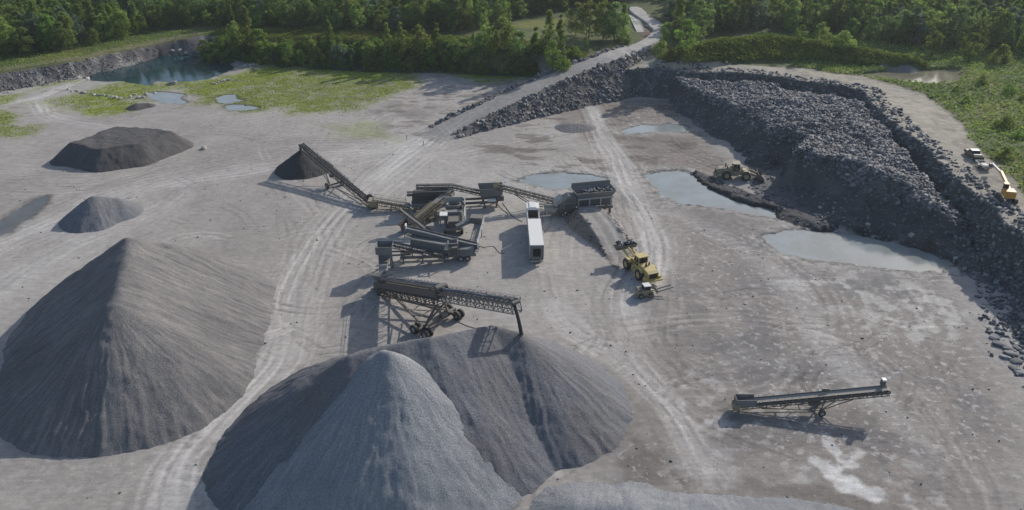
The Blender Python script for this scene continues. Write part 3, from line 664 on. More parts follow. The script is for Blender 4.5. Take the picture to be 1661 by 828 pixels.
p2, s2 = scatter(np.clip((mu_on & (Z < 6.0))+.35*berm_on+.8*scoop, 0, 1), 4000, 0.13, 0.65, (40, 125, 95, 260), 3.5)
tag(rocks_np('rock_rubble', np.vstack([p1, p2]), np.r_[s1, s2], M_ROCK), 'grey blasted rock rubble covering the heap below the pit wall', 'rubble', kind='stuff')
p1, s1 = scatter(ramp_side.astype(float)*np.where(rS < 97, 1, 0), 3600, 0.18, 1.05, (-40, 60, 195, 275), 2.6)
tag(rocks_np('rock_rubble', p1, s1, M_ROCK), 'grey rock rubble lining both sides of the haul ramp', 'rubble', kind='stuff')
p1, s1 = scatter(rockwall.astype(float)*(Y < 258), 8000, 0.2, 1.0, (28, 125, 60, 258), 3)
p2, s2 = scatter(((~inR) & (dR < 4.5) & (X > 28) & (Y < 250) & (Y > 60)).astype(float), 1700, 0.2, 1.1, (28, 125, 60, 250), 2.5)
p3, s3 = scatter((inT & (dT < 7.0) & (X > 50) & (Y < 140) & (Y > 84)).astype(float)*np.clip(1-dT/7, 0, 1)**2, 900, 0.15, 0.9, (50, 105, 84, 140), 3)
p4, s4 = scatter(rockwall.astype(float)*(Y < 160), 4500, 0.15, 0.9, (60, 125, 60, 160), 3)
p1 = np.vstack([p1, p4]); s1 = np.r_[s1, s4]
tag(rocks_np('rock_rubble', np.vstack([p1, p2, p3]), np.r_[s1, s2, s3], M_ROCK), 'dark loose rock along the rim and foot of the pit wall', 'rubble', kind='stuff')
p1, s1 = scatter((lr_on & (lD > 2.6)).astype(float), 260, 0.12, 0.6, (5, 45, 120, 175), 3)
tag(rocks_np('rock_rubble', p1, s1, M_ROCK), 'dark rubble on the shoulders of the crusher loading ramp', 'rubble', kind='stuff')
p1, s1 = scatter((leftwall & (fr < 0.35) | (inT & (dT < 2) & (X < -112) & (Y > 215))).astype(float), 380, 0.2, 0.8, (-190, -110, 215, 300), 3)
p2, s2 = scatter(leftwall.astype(float), 2200, 0.15, 0.6, (-190, -110, 215, 300), 2.5)
tag(rocks_np('rock_rubble', p2, s2, M_ROCK), 'dark broken rock hanging on the old quarry wall by the pond', 'rubble', kind='stuff')
tag(rocks_np('rock_rubble', p1, s1, M_ROCKM), 'pale broken stone along the foot of the old quarry wall', 'rubble', kind='stuff')

p1, s1 = scatter(flo*(T*.5+.6), 3000, 0.08, 0.34, (-118, 90, 66, 262), 4)
tag(rocks_np('loose_stones', p1, s1, M_ROCKM), 'small loose stones strewn over the quarry floor', 'stones', kind='stuff')
def boulder(px, py, s, label, group=None, mat=None, z=None, tall=0.7):
    p = on(px, py)
    u = np.array([[x, y, zz] for x in (-1, 0, 1) for y in (-1, 0, 1) for zz in (-1, 0, 1)], float)
    import bmesh
    bm = bmesh.new(); bmesh.ops.create_icosphere(bm, subdivisions=2, radius=0.5)
    for v in bm.verts:
        c = v.co; m_ = max(abs(c.x), abs(c.y), abs(c.z)); v.co = c*(0.55+0.45*0.5/m_)*random.uniform(0.85, 1.1)
        v.co.x *= s*1.25; v.co.y *= s*0.9; v.co.z *= s*tall
    me = bpy.data.meshes.new('boulder'); bm.to_mesh(me); 
    a = me.attributes.new('rv', 'FLOAT', 'POINT'); a.data.foreach_set('value', [random.random()]*len(me.vertices)); bm.free()
    me.materials.append(mat or M_ROCKL); o = bpy.data.objects.new('boulder', me); COL.objects.link(o)
    o.location = p+Vector((0, 0, s*tall*0.22)); o.rotation_euler = (random.uniform(-.15, .15), random.uniform(-.15, .15), random.uniform(0, 6.28))
    tag(o, label, 'boulder', group); return o
for i in range(17):
    t = i/16; boulder(112+t*82+random.uniform(-2, 2), 147+t*14+random.uniform(-1.5, 1.5), random.uniform(0.7, 1.3), 'pale boulder in the row across the mossy ground near the pond', 'pale boulders in a row by the pond')
for i in range(7): boulder(212+i*6.5+random.uniform(-1, 1), 156+random.uniform(-3, 5), random.uniform(0.8, 1.4), 'pale boulder clustered beside the shallow puddle', 'boulders by the shallow puddle')
for i in range(8): boulder(345+i*4.5, 137-i*1.2+random.uniform(-1, 1), random.uniform(0.6, 1.2), 'pale boulder in the short row on moss right of the pond', 'boulders right of the pond')
for px, py, s, l in [(281, 137, 2.4, 'big grey boulder standing on moss at the near pond shore'), (310, 131, 1.5, 'grey boulder at the near pond shore right of the biggest one'), (128, 128, 1.4, 'boulder at the left tip of the pond'), (142, 130, 1.7, 'flat pale boulder by the left pond shore'), (183, 125, 1.5, 'single pale boulder standing in the shallow pond edge'), (280, 85, 1.3, 'pale rock stack at the far corner of the pond'), (292, 83, 1.7, 'largest pale rock at the far corner of the pond'), (302, 87, 1.2, 'low pale rock right of the rock stack by the pond')]:
    boulder(px, py, s, l)
for i in range(6): boulder(392+i*5, 105+random.uniform(-2, 4), random.uniform(0.8, 1.5), 'pale boulder in the scatter at the right end of the pond', 'boulders at the right end of the pond')
for px, py, s, l in [(1018, 93, 2.2, 'large pale boulder with a flat top beside the ramp top'), (1027, 90, 1.6, 'pale boulder touching the flat topped one by the ramp'), (1028, 86, 1.4, 'small white boulder behind the flat topped one'), (1075, 88, 1.6, 'white boulder beside the bushes right of the ramp top'), (1040, 85, 1.2, 'pale stone on the gravel pad right of the ramp top'), (1046, 85, 1.0, 'second pale stone on the gravel pad right of the ramp top'), (1010, 97, 1.8, 'grey boulder on the edge of the rubble at the ramp top'), (898, 112, 1.5, 'pale boulder at the edge of trees left of the ramp'), (792, 158, 1.3, 'pale stone on the left shoulder of the haul ramp'), (886, 143, 1.2, 'pale stone on the right shoulder of the haul ramp'), (745, 222, 1.1, 'pale stone at the foot of the right ramp shoulder'), (1178, 102, 1.0, 'reddish stone on the pale bench track')]:
    boulder(px, py, s, l, None, None, 9 if py < 100 else 3)
for px, py, s in [(1612, 548, 1.5), (1622, 560, 2.0), (1634, 566, 1.6), (1640, 575, 1.9), (1630, 580, 1.3), (1648, 588, 1.5), (1643, 598, 1.2), (1655, 606, 1.4), (1650, 566, 1.2)]:
    boulder(px, py, s, 'flat grey slab lying on the floor at the foot of the right pit wall', 'slabs at the foot of the right wall', M_ROCK, tall=0.35)
for i in range(5): boulder(1044+random.uniform(-3, 6), 45+random.uniform(-5, 8), random.uniform(0.8, 1.4), 'dark boulder on the reddish dirt patch beside the weighbridge', 'boulders beside the weighbridge', M_ROCK, 9)
for px, py, s in [(1478, 383, 1.1), (1408, 365, .8), (1330, 338, .7), (1550, 420, .8)]:
    boulder(px, py, s, 'pale slab standing in the dark rubble above the big puddle', 'pale slabs above the big puddle', M_ROCKL, 1)
# ------------------------------------------------------------------ machines
def wheel(parent, c, r, w, mat_rim=M_GALV, ax=(0, 1, 0), tyre=M_RUB):
    mb = MB(); h = w/2
    mb.lathe([(r*.52, -h*.9), (r*.86, -h), (r*.97, -h*.8), (r, -h*.45), (r*.985, 0), (r, h*.45), (r*.97, h*.8), (r*.86, h), (r*.52, h*.9)], (0, 0, 0), ax, 18)
    o = mb.build('wheel', tyre, parent, True); o.location = c
    m2 = MB(); a = Vector(ax).normalized()
    m2.lathe([(0.01, -h*.55), (r*.30, -h*.6), (r*.53, -h*.88), (r*.53, h*.88), (r*.30, h*.6), (0.01, h*.55)], (0, 0, 0), ax, 14)
    m2.tube(a*(-h*.8), a*(h*.8), r*.16, 8)
    m2.build('rim', mat_rim, o)
    return o
def rail(mb, pts, h=1.0, r=0.03, posts=True):
    for i in range(len(pts)-1):
        p, q = Vector(pts[i]), Vector(pts[i+1]); L = (q-p).length; n = max(1, int(L/1.6))
        for k in (h, h*.5): mb.beam(p+Vector((0, 0, k)), q+Vector((0, 0, k)), r*1.6)
        for j in range(n+1): a = p.lerp(q, j/n); mb.beam(a, a+Vector((0, 0, h)), r*1.6)

class Conv:
    """inclined belt conveyor in the local frame of its root: from (x0,z0) to (x1,z1)"""
    def __init__(s, root, x0, z0, x1, z1, w=1.0, d=0.9, y=0.0):
        s.root = root; s.a = Vector((x0, y, z0)); s.b = Vector((x1, y, z1)); s.u = (s.b-s.a); s.L = s.u.length; s.u.normalize()
        s.w = w; s.d = d; s.side = Vector((0, 0, 1)).cross(s.u).normalized(); s.n = s.u.cross(s.side)
    def P(s, t, y=0, up=0): return s.a+s.u*(t*s.L if abs(t) <= 1.0001 else t)+s.side*y+s.n*up
    def truss(s, mat, t0=0, t1=1, step=1.1, cw=0.12, name='truss', d=None, w=None):
        mb = MB(); d = d or s.d; h = (w or s.w)/2; n = max(2, int(s.L*(t1-t0)/step))
        for y in (-h, h):
            for up in (0, -d): mb.beam(s.P(t0, y, up), s.P(t1, y, up), cw)
            for i in range(n+1):
                t = t0+(t1-t0)*i/n; mb.beam(s.P(t, y, 0), s.P(t, y, -d), cw*.7)
                if i < n:
                    t2 = t0+(t1-t0)*(i+1)/n
                    mb.beam(s.P(t, y, -d if i % 2 else 0), s.P(t2, y, 0 if i % 2 else -d), cw*.65)
        for i in range(n+1):
            t = t0+(t1-t0)*i/n
            mb.beam(s.P(t, -h, -d), s.P(t, h, -d), cw*.7); mb.beam(s.P(t, -h, 0.02), s.P(t, h, 0.02), cw*.7)
        return mb.build(name, mat, s.root)
    def belt(s, mat=M_BELT, t0=0, t1=1, up=0.16, wf=0.82):
        h = s.w*wf/2; mb = MB()
        mb.sweep([(-h, .16), (-h*.45, 0), (h*.45, 0), (h, .16), (h, .20), (h*.45, .05), (-h*.45, .05), (-h, .20)], s.P(t0, 0, up), s.P(t1, 0, up), s.n)
        mb.sweep([(-h, -.03), (h, -.03), (h, 0), (-h, 0)], s.P(t0, 0, -0.35), s.P(t1, 0, -0.35), s.n)
        return mb.build('belt', mat, s.root)
    def load(s, mat, t0=0.02, t1=.99, up=.2, h=.22):
        mb = MB(); w = s.w*.27; n = max(4, int(s.L*(t1-t0)/.7)); r = random.Random(n)
        for i in range(n):
            a = t0+(t1-t0)*i/n; b = t0+(t1-t0)*(i+1.02)/n; k = h*r.uniform(.6, 1.25); j = r.uniform(-.06, .06)
            mb.sweep([(-w+j, 0), (w+j, 0), (w*.45+j, k), (-w*.4+j, k*.9)], s.P(a, 0, up), s.P(b, 0, up), s.n)
        return mb.build('belt_load', mat, s.root)
    def idlers(s, mat=M_STEEL, t0=0, t1=1, step=1.3, up=0.07):
        mb = MB(); n = max(2, int(s.L*(t1-t0)/step)); h = s.w*.56
        for sg in (-1, 1): mb.beam(s.P(t0, sg*h, up), s.P(t1, sg*h, up), .09)
        for i in range(n+1):
            t = t0+(t1-t0)*i/n
            mb.beam(s.P(t, -h, up), s.P(t, h, up), .09)
            for sg in (-1, 1): mb.beam(s.P(t, sg*h, up), s.P(t, sg*h, up+.32), .09)
        return mb.build('idler_frames', mat, s.root)
    def drums(s, mat=M_STEEL, r=0.28):
        for nm, t in (('tail_drum', 0), ('head_drum', 1)):
            MB().tube(s.P(t, -s.w*.42, -.07), s.P(t, s.w*.42, -.07), r, 14).build(nm, mat, s.root)
    def hopper(s, mat, t=0.02, l=2.4, h=1.0, sp=0.5, name='feed_hopper'):
        mb = MB(); hw = s.w*.42; x0 = t*s.L; th = .06
        def q(x, y, z): return s.P(x/s.L, y, z)
        b = [q(x0, -hw, .3), q(x0+l, -hw, .3), q(x0+l, hw, .3), q(x0, hw, .3)]
        tp = [q(x0-sp, -hw-sp, .3+h), q(x0+l+sp*.4, -hw-sp, .3+h), q(x0+l+sp*.4, hw+sp, .3+h), q(x0-sp, hw+sp, .3+h)]
        for i in range(4):
            j = (i+1) % 4; c = (b[i]+b[j]+tp[i]+tp[j])/4; cc = sum(b+tp, Vector())/8; o = (c-cc); o.z = 0; o = o.normalized()*th if o.length > 0 else Vector()
            mb.hexa([b[i], b[j], b[j]+o, b[i]+o], [tp[i], tp[j], tp[j]+o, tp[i]+o])
        return mb.build(name, mat, s.root)
def place(pt, zt_, ph, zh):
    a = G(*pt, zt_); b = G(*ph, zh); d = b-a
    return Vector((a.x, a.y, 0)), math.atan2(d.y, d.x), math.hypot(d.x, d.y)
def local(root, p):
    p = Vector(p)-root.location; c, s_ = math.cos(-root.rotation_euler.z), math.sin(-root.rotation_euler.z)
    return Vector((p.x*c-p.y*s_, p.x*s_+p.y*c, p.z))

# --- the long telescopic radial stacker feeding the broad pile
o_, rz_, L = place((616, 456), 2.0, (836, 490), 15.6)
st = thing('radial_stacker', 'very long raised telescopic stacking conveyor dropping stone onto the broad pile', 'stacking conveyor', o_, rz_)
c = Conv(st, 0, 2.0, L, 15.6, 2.0, 2.2); ts = 0.52
c.truss(M_STEEL, 0, ts, 1.25, 0.17, 'outer_truss', 2.3, 2.2)
mb = MB()
for y in (-1.16, 1.16): mb.sweep([(-.03, -.75), (.03, -.75), (.03, .35), (-.03, .35)], c.P(0, y, -.1), c.P(ts, y, -.1), c.n)
mb.build('side_plates', M_STEEL, st)
MB().sweep([(-1.05, -.03), (1.05, -.03), (1.05, .03), (-1.05, .03)], c.P(.01, 0, -1.2), c.P(ts, 0, -1.2), c.n).build('shadow_pan', M_STEEL, st)  # sheet added inside the truss so the stacker's cast shadow turns solid
c2 = Conv(st, L*(ts-.06), 2+13.6*(ts-.06), L, 15.6, 1.5, 1.5); c2.truss(M_STEEL2, 0, 1, 1.15, 0.13, 'inner_truss')
c3 = Conv(st, 0, 2.45, L*ts, 2.45+13.6*ts, 1.8, 1); c3.belt(M_BELT, 0, 1, .2); c3.idlers(M_STEEL, 0, 1, 1.1, .1)
c2.belt(M_BELT, 0.08, 1, .12); c3.load(M_G_BLUE, .06, .98, .27, .34); c2.load(M_G_BLUE, .14, .99, .2, .3); c2.idlers(M_STEEL2, 0.1, 1, 1.1, .05); c2.drums()
mb = MB(); rail(mb, [c3.P(.02, -1.25, .2), c3.P(1, -1.25, .2)], .6); rail(mb, [c2.P(.1, .95, .1), c2.P(1, .95, .1)], .45, .025); mb.build('handrail', M_STEEL2, st)
c.hopper(M_STEEL2, 0.01, 2.6, 1.2, .5)
MB().tube(c3.P(1, -1.0, .1), c3.P(1, 1.0, .1), .5, 14).build('transfer_drum', M_STEEL, st)
MB().box(-1.2, 1.0, -1.3, 1.3, 0.05, .5).box(-.9, .7, -.9, .9, .5, 1.6).build('pivot_base', M_STEEL2, st)
ax = local(st, (G(690, 540)+G(730, 516))/2); ax.z = 1.1
dv = (local(st, G(730, 516))-local(st, G(690, 540))).normalized()
A = ax-dv*3.0; B = ax+dv*3.0
mb = MB(); mb.beam(A-dv*1.2, B+dv*1.2, .6, .6)
for q in (A, B): mb.beam(q-Vector((dv.y, -dv.x, 0))*1.3, q+Vector((dv.y, -dv.x, 0))*1.3, .5, .5)
mb.build('axle_beam', M_STEEL, st)
mb = MB()
for q, y in ((A, 1.0), (B, -1.0)):
    q = Vector(q); top = c.P(.50, y, -2.2); top2 = c.P(.56, y*.8, -1.6); tp3 = c.P(.17, y, -2.3)
    if (Vector(q)-c.P(.5, 1, -2)).length > (Vector(q)-c.P(.5, -1, -2)).length: top = c.P(.50, -y, -2.2); top2 = c.P(.56, -y*.8, -1.6); tp3 = c.P(.17, -y, -2.3)
    mb.beam(q, top, .32); mb.beam(q+dv*.5*(1 if q is B else -1), top2, .24); mb.beam(q, tp3, .28); mb.beam(q-Vector((0, 0, .3)), c.P(0.03, y, -1.6), .26)
    for k in (.25, .5, .75): mb.beam(q.lerp(top, k), q.lerp(tp3, k*.8), .12)
for k in (.3, .55, .8): mb.beam(A.lerp(c.P(.17, 1, -2.3), k), B.lerp(c.P(.17, -1, -2.3), k), .12); mb.beam(A.lerp(c.P(.5, 1, -2.2), k), B.lerp(c.P(.5, -1, -2.2), k), .12)
mb.build('support_struts', M_STEEL, st)
pr = Vector((dv.y, -dv.x, 0))
for q in (A-dv*.7, B+dv*.7):
    for sg in (-1, 1):
        for of in (-.5, .5): wheel(st, (q+pr*sg*1.25+dv*of)-Vector((0, 0, .3)), .8, .5, M_GALV, dv)
MB().box(-.6, .6, -.5, .5, 0, .9).build('power_box', M_STEEL2, st).location = ax+dv*1.2+pr*.2+Vector((0, 0, .4))
h = G(827, 487, 15.8); foot = Vector((G(846, 543, 11.0)))
mb = MB(); d3 = (foot-h); prev = None
n = 8
for i in range(n):
    f0, f1 = i/n, (i+1)/n
    pa = h+Vector((d3.x*(1-(1-f0)**1.6) if False else d3.x*math.sqrt(f0), d3.y*math.sqrt(f0), d3.z*f0)); pb = h+Vector((d3.x*math.sqrt(f1), d3.y*math.sqrt(f1), d3.z*f1))
    mb.tube(pa, pb, .19+.012*i, 9, .20+.012*i)
o = mb.build('falling_gravel', M_G_BLACK); tag(o, 'dark curtain of gravel falling from the long stacker onto its pile', 'gravel', kind='stuff')

# --- wheeled stacker feeding the black cone
o_, rz_, L = place((604, 331), 1.0, (489, 235), 6.3)
s2 = thing('radial_stacker', 'dark wheeled stacking conveyor reaching over the black gravel cone', 'stacking conveyor', o_, rz_)
c = Conv(s2, 0, 1.0, L, 6.3, 1.3, 1.0); c.truss(M_STEEL, 0, 1, 1.2, .13); c.belt(M_BELT); c.idlers(M_STEEL); c.drums(); c.hopper(M_STEEL, .0, 2.2, .7, .4); c.load(M_G_BLACK)
mb = MB(); rail(mb, [c.P(.35, -.75, .1), c.P(.8, -.75, .1)], .5); mb.build('handrail', M_STEEL, s2)
axx = L*.52; mb = MB(); mb.beam((axx, -1.9, .75), (axx, 1.9, .75), .3)
for y in (-1, 1):
    mb.beam((axx, y*1.3, .75), c.P(.62, y*.6, -1), .2); mb.beam((axx, y*1.3, .75), c.P(.42, y*.6, -1), .16); mb.beam((axx, y*1.3, .75), c.P(.75, y*.6, -1), .14); mb.beam((axx, y*1.2, .7), c.P(.1, y*.6, -.8), .16)
mb.beam(c.P(.62, -.6, -1), c.P(.42, .6, -1), .1); mb.build('support_struts', M_STEEL, s2)
for y in (-2.1, 2.1): wheel(s2, (axx, y, .75), .75, .5)
MB().box(-.5, .5, -.4, .4, 0, .8).build('motor_box', M_STEEL2, s2).location = c.P(.55, 0, -1.9)
MB().box(-.7, .7, -.9, .9, 0, .5).build('tail_skid', M_STEEL, s2)
hh = G(489, 235, 6.3); ft = G(487, 246, 4.7); mb = MB(); mb.tube(hh, ft, .22, 8, .28); tag(mb.build('falling_gravel', M_G_BLACK), 'thin stream of gravel dropping onto the black cone', 'gravel', kind='stuff')

# --- tan transfer conveyor between stacker and screen
o_, rz_, L = place((664, 334), 1.0, (606, 325), 2.2)
t1 = thing('transfer_conveyor', 'short tan transfer conveyor with railings between the small stacker and the screen', 'conveyor', o_, rz_)
c = Conv(t1, 0, 1.0, L, 2.3, 1.5, .8); c.truss(M_TAN, 0, 1, .9, .13); c.belt(M_BELTL); c.idlers(M_TAN); c.drums()
mb = MB()
for y in (-.95, .95): rail(mb, [c.P(.1, y, 0), c.P(1, y, 0)], .9)
mb.build('handrail', M_TAN, t1)
mb = MB()
for x in (.15, .5, .9):
    for y in (-.7, .7): p = c.P(x, y, -.8); mb.beam((p.x, p.y, 0), p, .16)
    mb.beam(c.P(x, -.7, -.8), c.P(x, .7, -.8), .14)
mb.beam((c.P(.15).x, -.7, .3), (c.P(.9).x, -.7, .3), .12); mb.beam((c.P(.15).x, .7, .3), (c.P(.9).x, .7, .3), .12)
mb.build('leg_frame', M_TAN, t1)
MB().hexa([(L-.6, -.9, .9), (L+.9, -.9, .9), (L+.9, .9, .9), (L-.6, .9, .9)], [(L-.9, -1.1, 2.4), (L+1.1, -1.1, 2.4), (L+1.1, 1.1, 2.4), (L-.9, 1.1, 2.4)]).build('chute', M_TAN, t1)

# --- screening plant with feed bin (far one)
def bin_mb(x0, x1, y0, y1, z0, z1, sp, th=.08):
    mb = MB(); b = [(x0, y0), (x1, y0), (x1, y1), (x0, y1)]; cx, cy = (x0+x1)/2, (y0+y1)/2
    t = [(x0-sp, y0-sp), (x1+sp, y0-sp), (x1+sp, y1+sp), (x0-sp, y1+sp)]
    nn_ = [(0, -1), (1, 0), (0, 1), (-1, 0)]
    for i in range(4):
        j = (i+1) % 4; ox, oy = nn_[i][0]*th, nn_[i][1]*th
        mb.hexa([(*b[i], z0), (*b[j], z0), (b[j][0]+ox, b[j][1]+oy, z0), (b[i][0]+ox, b[i][1]+oy, z0)], [(*t[i], z1), (*t[j], z1), (t[j][0]+ox, t[j][1]+oy, z1), (t[i][0]+ox, t[i][1]+oy, z1)])
    mb.box(x0, x1, y0, y1, z0, z0+.05)
    return mb
pa = on(668, 340); pb = on(800, 333)
an = math.atan2(pb.y-pa.y, pb.x-pa.x); SL = math.hypot(pb.x-pa.x, pb.y-pa.y)
sp_ = thing('screening_plant', 'long dark brown screening plant with a square feed bin at its right end', 'screening plant', pa, an)
MB().box(0, SL+1, -1.3, -1.0, 1.0, 1.5).box(0, SL+1, 1.0, 1.3, 1.0, 1.5).box(0, .4, -1, 1, 1.02, 1.48).box(SL*.5, SL*.5+.3, -1, 1, 1.02, 1.48).box(SL, SL+.4, -1, 1, 1.02, 1.48).build('chassis', M_STEEL, sp_)
mb = MB(); mb.prism([(.2, 1.52), (8.6, 2.4), (8.6, 4.1), (8.0, 4.5), (.8, 4.0), (.2, 3.4)], -1.25, 1.25)
for k in range(9): x = .6+k*.95; mb.box(x, x+.12, -1.36, -1.25, 2.3, 4.0)
for z in (2.2, 2.9, 3.5): mb.box(.5, 8.4, -1.33, -1.26, z, z+.12)
mb.build('screen_box', M_STEEL, sp_)
cA = Conv(sp_, SL+.5, 2.2, 9.0, 5.0, 1.3, .6, .0); cA.truss(M_STEEL, 0, 1, 1.0, .12, 'feed_conveyor_frame'); cA.belt(M_BELT); cA.load(M_ROCKM)
cB = Conv(sp_, 9.0, 5.0, 1.2, 5.25, 1.5, .5, 0); cB.truss(M_STEEL, 0, 1, 1.0, .12, 'upper_conveyor_frame'); cB.belt(M_BELT); cB.load(M_ROCKM)
cC = Conv(sp_, 8.0, 4.3, -.8, 4.5, 0.9, .4, -1.9); cC.truss(M_STEEL, 0, 1, 1.0, .1, 'side_conveyor_frame'); cC.belt(M_BELT)
mb = MB(); rail(mb, [(-1.2, -1.7, 1.6), (-1.2, -2.4, 1.6), (8.5, -2.4, 2.0)], 1.1); rail(mb, [(-1.2, 1.5, 1.6), (-1.2, -1.7, 1.6)], 1.5); mb.build('handrail', M_STEEL2, sp_)
MB().box(-1.3, 8.5, -2.4, -1.5, 1.6, 1.68).build('walkway', M_STEEL2, sp_)
bx = SL-2.6
bin_mb(bx, bx+4.2, -1.2, 1.2, 2.5, 4.6, .55).build('feed_bin', M_STEEL2, sp_)
mb = MB()
for x in (bx+.2, bx+4.0):
    for y in (-1.2, 1.2): mb.beam((x, y, 1.4), (x, y, 2.7), .22)
mb.beam((bx, -1.2, 2.4), (bx+4.2, -1.2, 2.4), .25); mb.beam((bx, 1.2, 2.4), (bx+4.2, 1.2, 2.4), .25); mb.build('bin_frame', M_STEEL, sp_)
MB().tube((bx+1.2, -1.6, 1.9), (bx+3.0, -1.6, 1.9), .38, 14).build('fuel_tank', M_WHITE, sp_)
MB().box(bx+3.2, bx+4.8, -1.5, 1.2, 1.5, 2.6).build('engine_box', M_STEEL, sp_)
for x in (.6, 4.5, bx+.6, SL+.6):
    for y in (-1.15, 1.15): MB().box(x-.16, x+.16, y-.16, y+.16, 0, 1.02).box(x-.35, x+.35, y-.35, y+.35, -.03, .08).build('leg', M_STEEL, sp_)
for x in (2.2, 3.4): wheel(sp_, (x, -1.35, .52), .52, .4); wheel(sp_, (x, 1.35, .52), .52, .4)
MB().box(0.3, 3.2, -1.9, -1.36, 1.1, 1.9).build('side_locker', M_GALV, sp_)

# --- lattice conveyor from jaw crusher to the feed bin
o_, rz_, L = place((912, 328), 1.6, (806, 301), 5.4)
t2 = thing('lattice_conveyor', 'slim dark lattice conveyor rising from the jaw crusher to the square feed bin', 'conveyor', o_, rz_)
c = Conv(t2, 0, 1.6, L, 5.4, 1.1, .8); c.truss(M_STEEL, 0, 1, 1.0, .12); c.belt(M_BELT); c.idlers(M_STEEL2, 0, 1, 1.0); c.drums(); c.load(M_ROCKM, .06, .97)
axx = local(t2, on(868, 336)).x; mb = MB(); mb.beam((axx, -1.2, .6), (axx, 1.2, .6), .22)
for y in (-.6, .6): mb.beam((axx, y, .6), c.P(.72, y*.9, -.8), .18); mb.beam((axx, y, .6), c.P(.05, y*.9, -.6), .16)
mb.build('support_struts', M_STEEL, t2)
for y in (-1.3, 1.3): wheel(t2, (axx, y, .6), .6, .4)
mb = MB(); mb.hexa([(L-.5, -.7, 5.2), (L+.8, -.7, 5.2), (L+.8, .7, 5.2), (L-.5, .7, 5.2)], [(L-.5, -.6, 6.3), (L+.5, -.6, 6.3), (L+.5, .6, 6.3), (L-.5, .6, 6.3)]); mb.build('head_chute', M_TAN, t2)

# --- jaw crusher with rock filled feeder
pa = on(908, 349); pb = on(990, 341)
an = math.atan2(pb.y-pa.y, pb.x-pa.x); SL = math.hypot(pb.x-pa.x, pb.y-pa.y)
jc = thing('jaw_crusher', 'grey brown jaw crusher with a rock filled feeder hopper beside the earth ramp', 'crusher', pa, an)
MB().box(-1, SL, -1.4, -1.05, 1.1, 1.7).box(-1, SL, 1.05, 1.4, 1.1, 1.7).box(-1, -.6, -1.04, 1.04, 1.12, 1.68).box(SL-.4, SL, -1.04, 1.04, 1.12, 1.68).box(SL*.5, SL*.5+.3, -1.04, 1.04, 1.12, 1.68).build('chassis', M_STEEL, jc)
mb = bin_mb(3.6, SL-.3, -1.3, 1.3, 4.0, 5.3, .65, .12); mb.box(3.0, SL+.3, 1.95, 2.08, 5.3, 6.2); mb.build('feeder_hopper', M_STEEL2, jc)
mb = MB(); mb.box(3.4, SL, -1.55, -1.3, 3.6, 3.95).box(3.4, SL, 1.3, 1.55, 3.6, 3.95)
for k in range(4):
    x = 3.6+k*(SL-4.0)/3
    for y in (-1.42, 1.42): mb.beam((x, y, 1.7), (x, y, 3.6), .26)
mb.build('feeder_frame', M_GALV, jc)
MB().box(3.7, SL-.4, -.9, .9, 1.72, 3.5).build('feeder_body', M_STEEL, jc)
mb = MB(); mb.prism([(-.4, 1.72), (3.2, 1.72), (3.2, 4.4), (1.6, 4.6), (.2, 3.4), (-.4, 2.6)], -1.15, 1.15); mb.build('crusher_body', M_STEEL2, jc)
for y in (-1.35, 1.35): MB().lathe([(.2, -.15), (1.05, -.15), (1.05, .15), (.2, .15)], (1.4, y, 3.1), (0, 1, 0), 18).build('flywheel', M_STEEL, jc)
MB().hexa([(-1.2, -.9, 2.3), (.2, -.9, 3.3), (.2, .9, 3.3), (-1.2, .9, 2.3)], [(-1.3, -1.0, 3.4), (.2, -1.0, 4.5), (.2, 1.0, 4.5), (-1.3, 1.0, 3.4)]).build('side_hood', M_GALV, jc)
mb = MB(); rail(mb, [(.0, -2.1, 3.3), (3.4, -2.1, 3.3)], 1.1); mb.box(0, 3.4, -2.1, -1.5, 3.22, 3.3); mb.build('walkway', M_STEEL2, jc)
for x in (.2, 1.5): wheel(jc, (x, -1.3, .55), .55, .45); wheel(jc, (x, 1.3, .55), .55, .45)
for x in (3.2, SL-.6):
    for y in (-1.2, 1.2): MB().box(x-.2, x+.2, y-.2, y+.2, 0, 1.12).build('leg', M_STEEL, jc)
Mj = Matrix.Translation(pa) @ Matrix.Rotation(an, 4, 'Z')
ps = np.array([(Mj @ Vector((rng.uniform(5.0, SL-.3), rng.uniform(-1.4, 1.5), 4.75+rng.uniform(-.3, .35))))[:] for _ in range(170)])
tag(rocks_np('rock_load', ps, rng.uniform(.2, .6, 170), M_ROCK), 'dark rock heaped in the jaw crusher feeder hopper', 'rock', kind='stuff')

# pale open box beside the jaw crusher
pa = on(884, 352)
bo = thing('open_skip', 'pale open topped skip standing between white trailer and jaw crusher', 'skip', pa, 0.05)
mb = bin_mb(0, 2.6, 0, 1.6, 1.1, 2.0, .2, .07); mb.build('tub', M_GALV, bo)
mb = MB()
for x in (.1, 2.5):
    for y in (.1, 1.5): mb.beam((x, y, 0), (x, y, 1.1), .14)
mb.build('stand', M_STEEL2, bo)

# --- white control trailer
nl = G(859, 427, 0); fl = G(857, 350, 0)
pa = (G(858, 398, 4.1)+G(884, 398, 4.1))/2; pf = (G(856.5, 355, 4.1)+G(876, 355, 4.1))/2
an = math.atan2(pf.y-pa.y, pf.x-pa.x); VL = math.hypot(pf.x-pa.x, pf.y-pa.y)
vt = thing('control_trailer', 'long white control trailer with dark louvred end, parked between the plants', 'trailer', (pa.x, pa.y, 0), an)
W_ = 1.3
MB().box(0, VL, -W_, W_, 1.15, 4.1, None, .04).build('trailer_body', M_WHITE, vt)
mb = MB()
for k in range(10):
    x = .5+k*(VL-1.0)/9
    for y in (-W_-.035, W_+.005): mb.box(x-.04, x+.04, y, y+.03, 1.2, 4.05)
mb.box(0, VL, -W_-.04, -W_-.005, 1.18, 1.3).box(0, VL, W_+.005, W_+.04, 1.18, 1.3); mb.build('side_ribs', M_GALV, vt)
